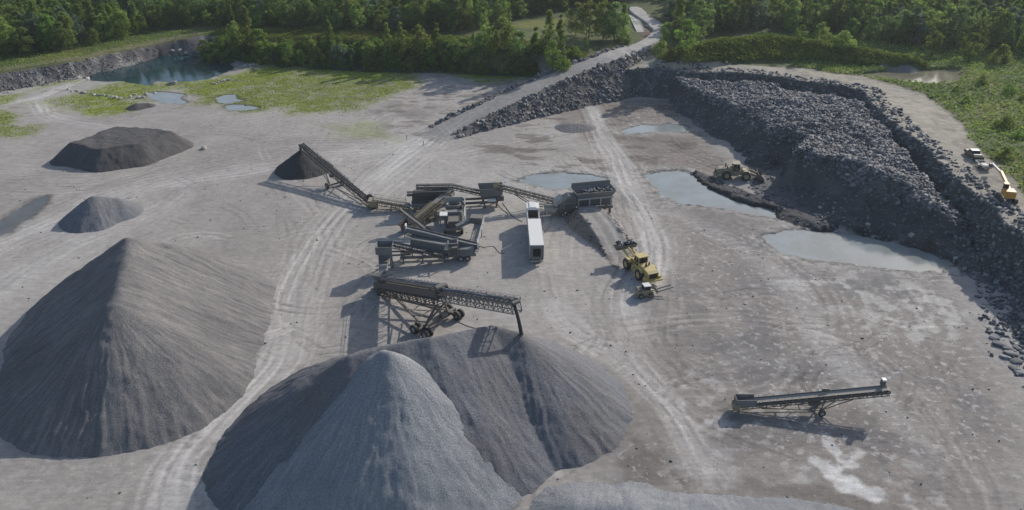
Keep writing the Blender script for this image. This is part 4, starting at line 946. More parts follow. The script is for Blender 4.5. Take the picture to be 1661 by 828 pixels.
MB().box(VL*.4, VL*.4+1.0, W_+.006, W_+.05, 1.35, 3.5).build('side_door', M_STEEL2, vt)
mb = MB(); mb.box(-.04, -.004, -W_+.02, W_-.02, 1.2, 4.0); mb.build('end_frame', M_STEEL2, vt)
mb = MB(); mb.box(-.10, -.05, -.72, .72, 1.7, 3.4)
for k in range(11): mb.box(-.14, -.10, -.7, .7, 1.75+k*.15, 1.83+k*.15)
mb.build('louvre', M_DARK, vt)
MB().box(-.25, .1, -1.25, 1.25, .75, .9).box(-.2, 0, -.9, -.7, .4, 1.14).box(-.2, 0, .7, .9, .4, 1.14).build('bumper', M_GALV, vt)
MB().box(.2, VL, -.55, -.35, .8, 1.14).box(.2, VL, .35, .55, .8, 1.14).build('chassis', M_STEEL, vt)
for x in (1.6, 2.9):
    for y in (-1.05, 1.05): wheel(vt, (x, y, .52), .52, .45)
MB().box(VL+.004, VL+4.6, -W_+.05, W_-.05, 1.15, 2.3).build('low_deck', M_WHITE, vt)
MB().box(VL+.5, VL+4.5, -W_+.1, -W_+.2, 2.3, 3.6).box(VL+.3, VL+4.5, W_-.16, W_-.08, 2.3, 4.0).build('side_screen', M_WHITE, vt)
MB().box(VL+4.4, VL+7.4, -W_, W_, 1.1, 4.4, None, .05).build('generator_cabin', M_WHITE, vt)
mb = MB(); mb.box(VL+4.34, VL+4.39, -1.0, 1.0, 2.35, 4.0)
for k in range(3): mb.box(VL+4.28, VL+4.34, -.95+.62*k+.02, -.95+.62*k+.58, 2.5, 3.9)
mb.build('dark_panel', M_DARK, vt)
MB().box(VL+4.5, VL+7.3, -.7, .7, 4.42, 4.6).build('roof_cowl', M_WHITE, vt)
for y in (-.9, .9): MB().box(VL+.4, VL+.6, y-.1, y+.1, 0, 1.14).box(VL+.3, VL+.7, y-.2, y+.2, -.02, .06).build('leg', M_STEEL, vt)

# --- tan belt conveyor and slim belts of the middle plant
o_, rz_, L = place((655, 372), .8, (732, 309), 4.4)
t3 = thing('transfer_conveyor', 'dusty tan belt conveyor climbing from the ground toward the screening plant', 'conveyor', o_, rz_)
c = Conv(t3, 0, .8, L, 4.4, 1.5, .8); c.truss(M_TAN, 0, 1, 1.0, .13); c.belt(M_BELTL, .02, 1); c.idlers(M_TAN); c.drums()
mb = MB()
for y in (-.8, .8): mb.beam((L*.35, y, 0), c.P(.35, y, -.7), .18); mb.beam((L*.6, y, 0), c.P(.6, y, -.7), .18); mb.beam((L*.35, y, .1), c.P(.6, y, -.7), .14); mb.sweep([(-.03, 0), (.03, 0), (.03, .5), (-.03, .5)], c.P(.1, y*.6, .3), c.P(.62, y*.6, .3), c.n)
mb.build('support_frame', M_TAN, t3)
c.hopper(M_RUST, .0, 2.0, .7, .4)
MB().box(L*.45, L*.45+1.4, -1.2, 1.1, .02, 1.0).build('power_pack', M_STEEL, t3)
o_, rz_, L = place((700, 379), 1.0, (650, 341), 4.2)
t4 = thing('belt_conveyor', 'narrow dark twin belt conveyor with a red tip behind the near screening plant', 'conveyor', o_, rz_)
c = Conv(t4, 0, 1.0, L, 4.2, 1.2, .5); c.truss(M_STEEL2, 0, 1, 1.0, .13); c.belt(M_BELT); c.idlers(M_STEEL2); c.drums(M_RUST, .3)
mb = MB()
for y in (-.5, .5): p = c.P(.5, y, -.5); mb.beam((p.x-.6, p.y, 0), p, .16); mb.beam((p.x+.6, p.y, 0), p, .16)
mb.build('legs', M_STEEL2, t4)

# --- near screening plant with two long belts and tandem wheels
pa = on(650, 424); pb = on(772, 419)
an = math.atan2(pb.y-pa.y, pb.x-pa.x); SL = math.hypot(pb.x-pa.x, pb.y-pa.y)
s3 = thing('screening_plant', 'near blue grey screening plant with two slanting belts and tandem wheels', 'screening plant', pa, an)
MB().box(0, SL, -1.2, -.9, 1.0, 1.5).box(0, SL, .9, 1.2, 1.0, 1.5).box(.2, .5, -.89, .89, 1.05, 1.45).box(SL*.5, SL*.5+.3, -.89, .89, 1.05, 1.45).box(SL-.5, SL-.2, -.89, .89, 1.05, 1.45).build('chassis', M_STEEL2, s3)
mb = MB(); mb.prism([(2.0, 3.6), (8.2, 2.2), (8.6, 3.7), (2.3, 5.2)], -1.15, 1.15)
for k in range(7): x = 2.6+k*.85; z = 3.45-.226*(x-2.0); mb.box(x, x+.12, -1.26, -1.15, z+.1, z+1.55)
mb.build('screen_box', M_BLUE, s3)
mb = MB()
for x in (2.3, 8.0):
    for y in (-1.05, 1.05): mb.beam((x, y, 1.5), (x, y, 3.4 if x < 3 else 2.3), .22)
mb.build('screen_posts', M_STEEL2, s3)
c = Conv(s3, SL+.6, 1.9, 1.2, 6.2, 1.4, .7, .9); c.truss(M_STEEL2, 0, 1, 1.0, .13, 'main_conveyor_frame'); c.belt(M_BELT); c.idlers(M_STEEL2); c.load(M_G_LIGHT)
mb = MB()
for y in (-.72, .72): mb.sweep([(-.03, -.3), (.03, -.3), (.03, .5), (-.03, .5)], c.P(.02, y, .1), c.P(.98, y, .1), c.n)
mb.build('skirt_plates', M_BLUE, s3)
c = Conv(s3, 9.0, 1.6, -2.2, 4.9, 1.1, .6, -1.7); c.truss(M_STEEL2, 0, 1, 1.0, .13, 'discharge_conveyor_frame'); c.belt(M_BELT); c.idlers(M_STEEL2); c.drums()
mb = MB(); rail(mb, [(2.2, -1.35, 4.2), (8.4, -1.35, 2.7)], 1.0); rail(mb, [(1.0, 1.6, 4.4), (1.0, -.2, 4.4)], 1.0); mb.build('handrail', M_STEEL2, s3)
mb = MB(); mb.box(9.0, 9.2, -1.6, -1.4, 1.5, 3.9).box(10.8, 11.0, -1.6, -1.4, 1.5, 3.9).box(9.0, 11.0, -1.6, -1.4, 3.9, 4.1).box(9.0, 9.2, .2, .4, 1.5, 3.9).box(10.8, 11.0, .2, .4, 1.5, 3.9).box(9.0, 11.0, .2, .4, 3.9, 4.1).box(9.0, 9.2, -1.39, .19, 3.92, 4.08).box(10.8, 11.0, -1.39, .19, 3.92, 4.08); mb.build('engine_frame', M_STEEL2, s3)
MB().box(9.25, 10.75, -1.3, .15, 1.52, 3.0).build('engine', M_STEEL, s3)
MB().box(11.1, SL-.3, -1.25, .9, 1.52, 2.6, None, .1).build('machinery_box', M_BLUE, s3)
for x in (11.4, 12.7): wheel(s3, (x, -1.15, .6), .6, .45); wheel(s3, (x, 1.15, .6), .6, .45)
MB().box(SL+.3, SL+.42, -1.0, .6, 1.6, 3.8).build('end_plate', M_WHITE, s3)
MB().box(-2.0, 2.0, -.9, -.6, 1.6, 1.9).box(-2.0, 2.0, .6, .9, 1.6, 1.9).build('drawbar', M_STEEL, s3)
for x in (.6, 4.2, 8.4):
    for y in (-1.05, 1.05): MB().box(x-.15, x+.15, y-.15, y+.15, 0, 1.02).box(x-.3, x+.3, y-.3, y+.3, -.02, .08).build('leg', M_STEEL2, s3)
MB().box(1.2, 1.5, .4, 1.5, 6.4, 7.2).build('head_guard', M_WHITE, s3)

# --- cone crusher in the middle
pa = on(736, 383)
cc_ = thing('cone_crusher', 'dusty cone crusher with a round bowl, white rail and white side panel', 'crusher', pa, R(93)); cc_.scale = (1.05, 1.3, 1.1)
MB().box(0, 9.5, -1.5, -1.2, 1.0, 1.5).box(0, 9.5, 1.2, 1.5, 1.0, 1.5).box(0, .3, -1.19, 1.19, 1.05, 1.45).box(4.5, 4.8, -1.19, 1.19, 1.05, 1.45).box(9.2, 9.5, -1.19, 1.19, 1.05, 1.45).build('chassis', M_STEEL2, cc_)
MB().lathe([(.9, 0), (1.25, 0), (1.35, .8), (1.2, 1.5), (1.0, 1.5), (.75, .5)], (6.6, 0, 2.2), (0, 0, 1), 24).build('crusher_bowl', M_STEEL, cc_, True)
MB().tube((6.6, 0, 1.5), (6.6, 0, 2.2), 1.35, 20).tube((6.6, 0, 2.2), (6.6, 0, 3.2), .3, 10).build('crusher_body', M_GALV, cc_)
MB().hexa([(5.0, -1.6, 2.6), (8.2, -1.6, 2.6), (8.2, -1.45, 2.6), (5.0, -1.45, 2.6)], [(5.0, -1.9, 4.2), (8.2, -1.9, 4.2), (8.2, -1.75, 4.2), (5.0, -1.75, 4.2)]).box(8.2, 8.35, -1.5, 1.5, 2.6, 4.4).build('feed_guard', M_GALV, cc_)
mb = MB(); rail(mb, [(1.0, -1.8, 2.2), (8.5, -1.8, 2.2)], 1.3, .06); mb.build('handrail', M_WHITE, cc_)
MB().box(.8, 8.6, -2.0, -1.55, 2.1, 2.2).build('walkway', M_STEEL2, cc_)
MB().box(1.2, 3.0, .9, 2.1, 3.5, 3.62).build('roof_panel', M_WHITE, cc_)
mb = MB()
for x in (1.3, 2.9):
    for y in (1.0, 2.0): mb.beam((x, y, 1.4), (x, y, 3.5), .12)
mb.build('panel_posts', M_STEEL2, cc_)
MB().box(.4, 3.4, -1.0, .8, 1.52, 2.7, None, .1).build('engine', M_STEEL, cc_)
MB().box(3.7, 4.9, -1.2, 1.4, 1.52, 3.2).build('drive_box', M_STEEL2, cc_)
for y in (-1.3, 1.3):
    for x in (.8, 2.0): wheel(cc_, (x, y, .55), .55, .42)
    for x in (4.2, 8.8): MB().box(x-.15, x+.15, y-.15, y+.15, 0, 1.02).build('leg', M_STEEL, cc_)
MB().box(8.6, 10.6, .6, 3.0, 1.5, 1.62).build('platform', M_GALV, cc_)

# side conveyor hooking round the cone crusher
o_, rz_, L = place((765, 402), 1.2, (777, 357), 3.6)
s4 = thing('return_conveyor', 'short return conveyor with a dark hood right of the cone crusher', 'conveyor', o_, rz_)
c = Conv(s4, 0, 1.2, L, 3.6, 1.3, .7); c.truss(M_STEEL2, 0, 1, .9, .12); c.belt(M_BELTL); c.drums()
MB().box(L-1.6, L+.7, -.9, 1.6, 3.3, 4.6, None, .2).build('hood', M_STEEL, s4)
mb = MB(); rail(mb, [c.P(.1, -1.1, 0), c.P(.95, -1.1, 0)], 1.2, .06); mb.build('handrail', M_WHITE, s4)
mb = MB()
for t in (.35, .9):
    for y in (-.6, .6): p = c.P(t, y, -.7); mb.beam((p.x, p.y, 0), p, .16)
mb.build('legs', M_STEEL, s4)
cD = Conv(s4, L-.6, 3.6, L-.2, 3.3, .9, .5); 
mb = MB(); mb.sweep([(-.5, -.3), (.5, -.3), (.5, .3), (-.5, .3)], (L-.5, 1.6, 3.6), (L-2.2, 4.2, 2.8)); mb.build('chute', M_STEEL2, s4)

# --- surge hopper above the tail of the long stacker
pa = on(627, 440)
sh_ = thing('surge_hopper', 'tall grey surge hopper on a frame above the tail of the long stacker', 'hopper', pa, R(2))
bin_mb(-1.0, 1.0, -.9, .9, 3.3, 5.6, .45).build('bin', M_BLUE, sh_)
MB().box(-1.5, 1.5, -1.56, -1.46, 4.2, 5.7).build('front_plate', M_STEEL2, sh_)
mb = MB()
for x in (-1, 1):
    for y in (-.9, .9): mb.beam((x*1.1, y*1.1, 0), (x, y, 3.5), .2)
    mb.beam((x*1.1, -1, .3), (x*1.03, .95, 3.0), .12); mb.beam((x*1.1, 1, .3), (x*1.03, -.95, 3.0), .12)
mb.beam((-1, -.9, 3.2), (1, -.9, 3.2), .2); mb.beam((-1, .9, 3.2), (1, .9, 3.2), .2); mb.build('frame', M_STEEL2, sh_)
MB().box(-.6, .6, -2.2, .6, 2.4, 3.1).build('feeder', M_STEEL, sh_)
MB().box(-.9, .5, -3.2, -1.8, 1.2, 2.2).tube((-.9, -2.6, 2.5), (.6, -2.6, 2.5), .35, 12).build('drive_unit', M_GALV, sh_)

# --- idle portable conveyor on the right
o_, rz_, L = place((1196, 656), 1.0, (1440, 634), 3.6)
pc = thing('portable_conveyor', 'idle wheeled conveyor with a light belt standing alone on the right floor', 'conveyor', o_, rz_)
c = Conv(pc, 0, 1.0, L, 3.7, 1.15, .55)
c.truss(M_STEEL, 0, 1, 0.95, .09); c.belt(M_BELTL, 0, 1, .14, .8); c.idlers(M_STEEL, .1, 1, 1.0); c.drums(M_STEEL, .25)
mb = MB()
mb.sweep([(-.03, -.25), (.03, -.25), (.03, .35), (-.03, .35)], c.P(.0, .62, .1), c.P(.99, .62, .1), c.n); mb.build('side_guard', M_STEEL2, pc)
mb = MB(); x0 = -.3
for y in (-.75, .72): mb.box(x0, 2.4, y, y+.05, 1.1, 2.2)
mb.box(x0-.05, x0, -.75, .77, 1.0, 2.2); mb.build('feed_hopper', M_STEEL2, pc)
MB().box(-.7, .2, -.85, -.2, .5, 1.4).box(-.6, .0, .2, .8, .5, 1.3).build('tail_box', M_TAN, pc)
axx = local(pc, on(1329, 669)).x; mb = MB(); mb.beam((axx, -1.0, .55), (axx, 1.0, .55), .2)
for y in (-.55, .55):
    mb.beam((axx, y, .55), c.P(axx/L+.01, y, -.5), .14); mb.beam((axx, y, .55), c.P(.78, y, -.5), .1); mb.beam((axx, y, .55), c.P(axx/L+.09, y, -.5), .1)
    mb.beam((axx, y, .55), (L*.16, y, .75), .12); mb.beam((L*.16, y, .75), c.P(.17, y, -.5), .1); mb.beam((L*.3, y, .68), c.P(.33, y, -.5), .1); mb.beam((L*.42, y, .62), c.P(.4, y, -.5), .1)
mb.beam((L*.3, -.55, .68), (L*.3, .55, .68), .1); mb.beam((L*.16, -.55, .75), (L*.16, .55, .75), .1); mb.build('undercarriage', M_STEEL, pc)
for y in (-1.15, 1.15): wheel(pc, (axx, y, .5), .52, .34)
MB().box(-.55, .55, -.35, .35, -.35, .35).build('engine', M_STEEL, pc).location = c.P(axx/L-.06, 0, -.95)
mb = MB(); p = c.P(.965, .5, .2); mb.beam(p, p+Vector((0, 0, 1.2)), .12); mb.box(p.x-.18, p.x+.35, p.y-.3, p.y+.3, p.z+.35, p.z+1.15); mb.build('drive_motor', M_STEEL, pc)
MB().box(p.x-.15, p.x+.4, p.y-.32, p.y+.32, p.z+1.15, p.z+1.4).build('motor_cap', M_WHITE, pc)
p = c.P(.6, .75, .25); MB().box(p.x-.5, p.x+.5, p.y-.12, p.y+.12, p.z, p.z+.42).build('control_box', M_STEEL, pc)
mb = MB()
for k in range(10): p = c.P(.1+.05*k, .66, .3); mb.beam(p, p+Vector((0, 0, .4)), .05)
mb.build('guard_posts', M_STEEL, pc)
mb = MB()
for y in (-.6, .6): mb.beam((.1, y, 0), (.1, y, 1.0), .14)
mb.build('tail_legs', M_STEEL, pc)

# --- wheel loaders
def loader(label, loc, rz, sc, lift, body, group='wheel loaders at work'):
    r = thing('wheel_loader', label, 'wheel loader', loc, rz, group); r.scale = (sc,)*3
    wr = .98
    MB().prism([(-4.2, 1.0), (-1.0, .9), (-.9, 2.15), (-1.2, 2.45), (-3.7, 2.25), (-4.25, 2.0)], -.95, .95).build('engine_hood', body, r)
    MB().box(-4.34, -4.26, -.72, .72, 1.25, 2.0).box(-4.3, -4.2, -.75, .75, 1.15, 1.24).build('grille', M_DARK, r)
    MB().box(-4.75, -3.5, -1.5, 1.5, .75, 1.0).box(-4.3, -3.5, -1.45, -1.0, 1.0, 1.35).box(-4.3, -3.5, 1.0, 1.45, 1.0, 1.35).build('counterweight', body, r)
    mb = MB()
    for y in (-1.5, 1.5):
        y0, y1 = min(y, y*.65), max(y, y*.65)
        MB().prism([(-2.9, 1.7), (-2.6, 2.1), (-1.6, 2.1), (-1.15, 1.6), (-1.25, 1.55), (-1.7, 2.0), (-2.5, 2.0), (-2.8, 1.65)], y0, y1).build('fender', body, r)
        MB().prism([(1.0, 1.7), (1.3, 2.08), (2.3, 2.08), (2.75, 1.6), (2.65, 1.55), (2.25, 1.98), (1.35, 1.98), (1.1, 1.65)], y0, y1).build('fender', body, r)
    MB().prism([(-1.1, 1.1), (.55, 1.1), (.6, 1.75), (-1.1, 1.75)], -.85, .85).box(-1.0, .4, -1.45, -.86, .9, 1.15).box(-1.0, .4, .86, 1.45, .9, 1.15).build('platform', body, r)
    cab = MB().prism([(-.95, 1.76), (.45, 1.76), (.6, 2.3), (.4, 3.25), (-.8, 3.25), (-.95, 2.3)], -.78, .78).build('cab', M_GLASS, r)
    mb = MB()
    for y in (-.8, .8):
        for a, b in (((-.95, y, 1.76), (-.95, y, 2.3)), ((-.95, y, 2.3), (-.8, y, 3.26)), ((.62, y, 2.3), (.42, y, 3.26)), ((.47, y, 1.76), (.62, y, 2.3)), ((-.1, y, 1.76), (-.1, y, 3.26)), ((-.95, y, 2.25), (.6, y, 2.25))): mb.beam(a, b, .1)
    mb.build('cab_pillars', body, cab)
    MB().box(-1.05, .6, -.92, .92, 3.26, 3.42, None, .05).build('roof', M_YEL if body is M_YEL else M_TAN, cab)
    MB().prism([(.6, .95), (2.9, .8), (2.95, 1.3), (2.2, 2.0), (1.2, 2.1), (.62, 1.7)], -.62, .62).build('front_frame', body, r)
    MB().tube((-2.3, .3, 2.3), (-2.3, .3, 3.15), .11, 8).tube((-2.3, .3, 2.3), (-2.3, .3, 2.75), .17, 8).build('exhaust', M_DARK, r)
    MB().tube((-2.0, -.45, 2.4), (-2.0, -.45, 2.85), .14, 8).build('air_intake', M_DARK, r)
    mb = MB(); rail(mb, [(-1.1, 1.4, 1.15), (-2.9, 1.2, 2.1)], .8, .025); mb.beam((.4, 1.3, 1.15), (.4, 1.3, 2.2), .05); mb.beam((-.2, 1.3, 1.15), (-.2, 1.3, 2.2), .05); mb.build('handrail', body, r)
    bx, bz = 2.2+2.35*math.cos(lift), 1.75+2.35*math.sin(lift)
    for y in (-.75, .75):
        MB().beam((1.7, y, 1.8), (bx, y, bz), .22, .5).build('lift_arm', body, r)
    MB().beam((1.9, 0, 1.9), ((1.9+bx)/2, 0, (1.9+bz)/2+.55), .2, .3).beam(((1.9+bx)/2, 0, (1.9+bz)/2+.55), (bx, 0, bz+.45), .16, .2).build('tilt_link', body, r)
    # bucket: an open shell of plates
    Mb = Matrix.Translation((bx, 0, bz)) @ Matrix.Rotation(-.5 if lift > 0 else .05, 4, 'Y')
    out = [(-.05, .75), (-.05, -.1), (.25, -.5), (1.5, -.6)]; mb = MB()
    for i in range(3):
        p, q = out[i], out[i+1]
        mb.prism([p, q, (q[0]+.02, q[1]+.08), (p[0]+.09, p[1]+.02)], -1.75, 1.75, Mb)
    for y in (-1.75, 1.68): mb.prism([(-.05, .75), (-.05, -.1), (.25, -.5), (1.5, -.6), (.95, .25), (.35, .75)], y, y+.07, Mb)
    for k in range(8): y = -1.6+k*.455; mb.prism([(1.45, -.62), (1.8, -.62), (1.45, -.5)], y-.06, y+.06, Mb)
    mb.build('bucket', M_STEEL, r)
    for x in (-2.05, 1.95):
        for y in (-1.25, 1.25): wheel(r, (x, y, wr), wr, .78, M_YEL if body is M_YEL else M_TAN)
    return r, Mb
p1_, p2_ = on(1020, 432), on(1048, 452)
dd = Vector((p1_.x-p2_.x, p1_.y-p2_.y)); ang = math.atan2(dd.y, dd.x)
pN = (on(1027, 436)+on(1047, 450))/2
lo, Mb = loader('pale yellow wheel loader carrying a raised bucket full of rock', pN, R(112), 1.12, .3, M_YEL)
Mw = Matrix.Translation(pN) @ Matrix.Rotation(R(112), 4, 'Z') @ Matrix.Scale(1.12, 4) @ Mb
ps = np.array([(Mw @ Vector((rng.uniform(.1, 1.2), rng.uniform(-1.5, 1.5), rng.uniform(-.1, .85)*0.9)))[:] for _ in range(90)])
tag(rocks_np('rock_load', ps, rng.uniform(.2, .62, 90), M_ROCK), 'dark rock heaped in the raised bucket of the yellow loader', 'rock', kind='stuff')
pP = on(1193, 289)
loader('dusty tan wheel loader digging at the foot of the blasted heap', pP, R(-8), 1.12, -.38, M_TAN)

# --- compact loader with forks
pO = on(1046, 480)
sk = thing('fork_loader', 'small tan loader with a pale roof and long raised forks', 'fork loader', pO, R(12))
MB().prism([(-1.6, .45), (1.2, .45), (1.3, 1.0), (.9, 1.25), (-1.5, 1.35), (-1.7, 1.0)], -.75, .75).build('body', M_TAN, sk)
MB().box(-1.6, -.5, -.7, .7, 1.36, 1.62, None, .08).build('engine_cover', M_STEEL, sk)
cb = MB().prism([(-.45, 1.3), (.75, 1.27), (.7, 2.1), (-.4, 2.1)], -.6, .6).build('cab', M_GLASS, sk)
MB().box(-.5, .82, -.68, .68, 2.1, 2.2, None, .03).build('roof', M_WHITE, cb)
mb = MB()
for x in (-.42, .72):
    for y in (-.62, .62): mb.beam((x, y, 1.28), (x, y, 2.1), .07)
mb.build('cab_pillars', M_TAN, cb)
for x in (-1.05, .8):
    for y in (-.9, .9): wheel(sk, (x, y, .46), .46, .34, M_TAN)
for y in (-.72, .72): MB().beam((-.9, y, 1.4), (1.5, y, 1.3), .14, .2).beam((1.5, y, 1.3), (1.95, y, .75), .14, .2).build('lift_arm', M_TAN, sk)
MB().box(1.95, 2.05, -.75, .75, .45, 1.2).build('carriage', M_STEEL, sk)
for y in (-.45, .45): MB().beam((2.06, y, .75), (4.9, y, 1.35), .24, .14).build('fork', M_STEEL, sk)

# --- pickup, trailer and drill on the bench
q1, q2 = on(1572, 250, 11), on(1590, 265, 11); ang = math.atan2(q1.y-q2.y, q1.x-q2.x)
pp = on(1578, 256, 11)
pk = thing('pickup_truck', 'dark pickup truck with a pale cab roof parked on the bench edge', 'pickup truck', pp, ang)
MB().prism([(-2.9, .5), (2.8, .5), (2.85, .95), (2.6, 1.12), (1.2, 1.2), (.9, 1.2), (-.9, 1.2), (-.95, .8), (-2.8, .8), (-2.9, .8)], -.95, .95).build('body', M_CARD, pk)
MB().box(-2.9, -.95, -.97, -.85, .8, 1.2).box(-2.9, -.95, .85, .97, .8, 1.2).box(-2.92, -2.82, -.84, .84, .8, 1.2).build('bed_sides', M_CARD, pk)
MB().prism([(-.92, 1.2), (1.25, 1.2), (.55, 1.78), (-.7, 1.78)], -.85, .85).build('cabin', M_GLASS, pk)
MB().box(-.72, .58, -.84, .84, 1.78, 1.86, None, .02).build('roof', M_WHITE, pk)
MB().box(-2.0, -1.5, -.8, .8, .82, 1.32).build('tool_chest', M_GALV, pk)
MB().box(-2.98, -2.88, -.9, .9, .45, .62).build('bumper', M_GALV, pk)
for x in (-1.85, 1.85):
    for y in (-.86, .86): wheel(pk, (x, y, .4), .4, .27)
pt_ = on(1594, 273, 11)
tr = thing('utility_trailer', 'dark open utility trailer with pale rails behind the pickup', 'trailer', pt_, ang)
mb = MB(); mb.box(-1.8, 1.8, -.95, .95, .5, .6); mb.build('deck', M_STEEL, tr)
mb = MB()
for y in (-.95, .95): mb.box(-1.8, 1.8, y-.04, y+.04, .95, 1.05); [mb.box(x-.04, x+.04, y-.04, y+.04, .6, .95) for x in (-1.7, -.6, .6, 1.7)]
mb.box(-1.84, -1.76, -.9, .9, .6, 1.05); mb.box(1.76, 1.84, -.9, .9, .6, 1.05); mb.beam((1.8, .5, .5), (2.9, 0, .5), .1); mb.beam((1.8, -.5, .5), (2.9, 0, .5), .1); mb.build('rails', M_GALV, tr)
for y in (-1.08, 1.08): wheel(tr, (-.3, y, .36), .36, .22)
MB().box(-1.2, .4, -.6, .6, .62, 1.0).build('load_box', M_STEEL2, tr)
pd = on(1632, 325, 11); pe = on(1603, 281, 11); ang = math.atan2(pe.y-pd.y, pe.x-pd.x); DL = math.hypot(pe.x-pd.x, pe.y-pd.y)
dr = thing('drill_rig', 'orange yellow rock drill with a long pale boom on the pit rim', 'drill rig', pd, ang)
MB().prism([(-1.6, 1.0), (1.2, 1.0), (1.3, 1.7), (.6, 2.3), (-1.4, 2.3), (-1.7, 1.9)], -.9, .9).build('body', M_ORANGE, dr)
MB().prism([(.2, 2.31), (1.1, 1.9), (1.2, 2.9), (.3, 3.1)], .1, .88).build('cab', M_GLASS, dr)
MB().box(.2, 1.3, .05, .95, 3.1, 3.2).build('cab_roof', M_ORANGE, dr)
for y in (-1.25, 1.25):
    mb = MB(); mb.prism([(-1.9, .35), (-1.6, 0), (1.6, 0), (1.9, .35), (1.9, .55), (1.6, .9), (-1.6, .9), (-1.9, .55)], y-.25, y+.25); mb.build('track', M_RUB, dr)
MB().beam((0, -.2, 1.95), (DL*.55, -.2, 3.0), .45, .5).build('boom', M_ORANGE, dr)
MB().beam((DL*.5, -.2, 2.9), (DL-.3, -.2, 2.4), .3, .34).build('feed_beam', M_GALV, dr)
MB().box(-.3, .5, -.4, .5, -.4, .3).build('drill_head', M_STEEL, dr).location = (DL-.2, -.2, 2.1)
MB().beam((1.0, -.2, 1.5), (DL*.4, -.2, 2.45), .18).build('boom_cylinder', M_STEEL, dr)

# --- weighbridge on the access road
pw0 = on(1038, 50, 9); pw1 = on(1027, 24, 9); ang = math.atan2(pw1.y-pw0.y, pw1.x-pw0.x); WL = math.hypot(pw1.x-pw0.x, pw1.y-pw0.y)
wb = thing('weighbridge', 'pale concrete weighbridge with side kerbs on the access road', 'weighbridge', pw0, ang)
MB().prism([(-3, -.02), (0, .25), (WL, .25), (WL+3, -.02)], -1.5, 1.5).build('deck', M_CONC, wb)
for y in (-1.65, 1.52): MB().box(0, WL, y, y+.13, .0, .45).build('side_kerb', M_WHITE, wb)
MB().box(WL*.35, WL*.6, -1.2, 1.2, .252, .27).build('scale_plate', M_STEEL2, wb)
px_, py_ = 1018, 20
pl = on(1019, 27, 9); up_ = thing('utility_pole', 'thin wooden pole beside the weighbridge at the road bend', 'pole', pl)
MB().tube((0, 0, -.2), (0, 0, 8.5), .14, 8, .1).build('post', M_BARK, up_); MB().beam((-.9, 0, 7.9), (.9, 0, 7.9), .12).build('crossarm', M_BARK, up_)
def cable(pts, label, r=.05, group=None):
    P = smooth_line(np.array([on(*p)[:2] for p in pts]), .8); z = zt(P[:, 0], P[:, 1])+.04; mb = MB()
    for i in range(len(P)-1): mb.tube((*P[i], z[i]), (*P[i+1], z[i+1]), r, 5)
    tag(mb.build('power_cable', M_RUB), label, 'cable', group)
cable([(815, 330), (826, 345), (832, 352), (842, 358), (853, 362)], 'black cable looping from the feed bin to the white trailer', .07)
cable([(800, 322), (812, 338), (824, 348), (818, 357)], 'black cable lying below the square feed bin', .06)
cable([(735, 518), (752, 527), (770, 533), (790, 536)], 'thin cable from the stacker wheels to the broad pile', .05)
cable([(770, 398), (786, 402), (800, 400), (812, 412), (826, 408)], 'thin cable on the pale ground left of the white trailer', .05)
for px, py in [(660, 226), (687, 236)]:
    q = on(px, py); m_ = thing('marker_post', 'short marker post at the foot of the haul ramp', 'post', q, 0, 'marker posts at the ramp foot'); MB().tube((0, 0, -.1), (0, 0, 1.2), .08, 8).build('post', M_STEEL, m_); MB().box(-.2, .2, -.2, .2, -.02, .12).build('base', M_CONC, m_)
# ------------------------------------------------------------------ trees
def leaves_np(name, cen, rad, per, size, mat, parent=None, seed=0, squash=0.8, lift=0.15):
    g = np.random.default_rng(seed); n = len(cen)*per
    c = np.repeat(cen, per, 0); r = np.repeat(rad, per)
    d = g.normal(0, 1, (n, 3)); d[:, 2] += lift; d /= np.linalg.norm(d, axis=1)[:, None]
    p = c+d*(r*g.uniform(0.72, 1.08, n))[:, None]*np.array([1, 1, squash])
    nn = d+g.normal(0, .55, (n, 3)); nn /= np.linalg.norm(nn, axis=1)[:, None]
    t = np.cross(nn, g.normal(0, 1, (n, 3))); t /= np.linalg.norm(t, axis=1)[:, None]+1e-9; b = np.cross(nn, t)
    s = size*g.uniform(.6, 1.35, n)
    V = np.stack([p-t*s[:, None]*.5, p-b*s[:, None]*.36+nn*s[:, None]*.06, p+t*s[:, None]*.5, p+b*s[:, None]*.36+nn*s[:, None]*.06], 1).reshape(-1, 3)
    lv = np.clip(np.repeat(np.repeat(g.uniform(0, 1, len(cen)), per)*.55+g.uniform(0, .45, n), 4), 0, 1)
    return mesh_np(name, V, np.arange(n*4).reshape(-1, 4), mat, parent, False, {'lv': ('FLOAT', lv)})
def crown_clumps(H, Rr, kind, n, seed):
    g = np.random.default_rng(seed); out = []; rad = []
    while len(out) < n:
        t = g.uniform(0, 1)
        if kind == 'poplar': pr = (0.35+0.65*np.sin(np.pi*min(1, t*1.15+.1)))*(1-.55*t); z = H*(.12+.84*t)
        elif kind == 'bush': pr = math.sqrt(max(0, 1-t*t)); z = H*(.05+.8*t)
        elif kind == 'cone': pr = 1.0-.85*t; z = H*(.10+.88*t)
        else: pr = math.sqrt(max(0, 1-(2*t-.85)**2*.85)); z = H*(.13+.78*t)
        a = g.uniform(0, 6.283); rr = Rr*pr*math.sqrt(g.uniform(.15, 1))
        out.append((rr*math.cos(a), rr*math.sin(a), z)); rad.append(Rr*g.uniform(.26, .44)*(1-.35*t))
    return np.array(out), np.array(rad)
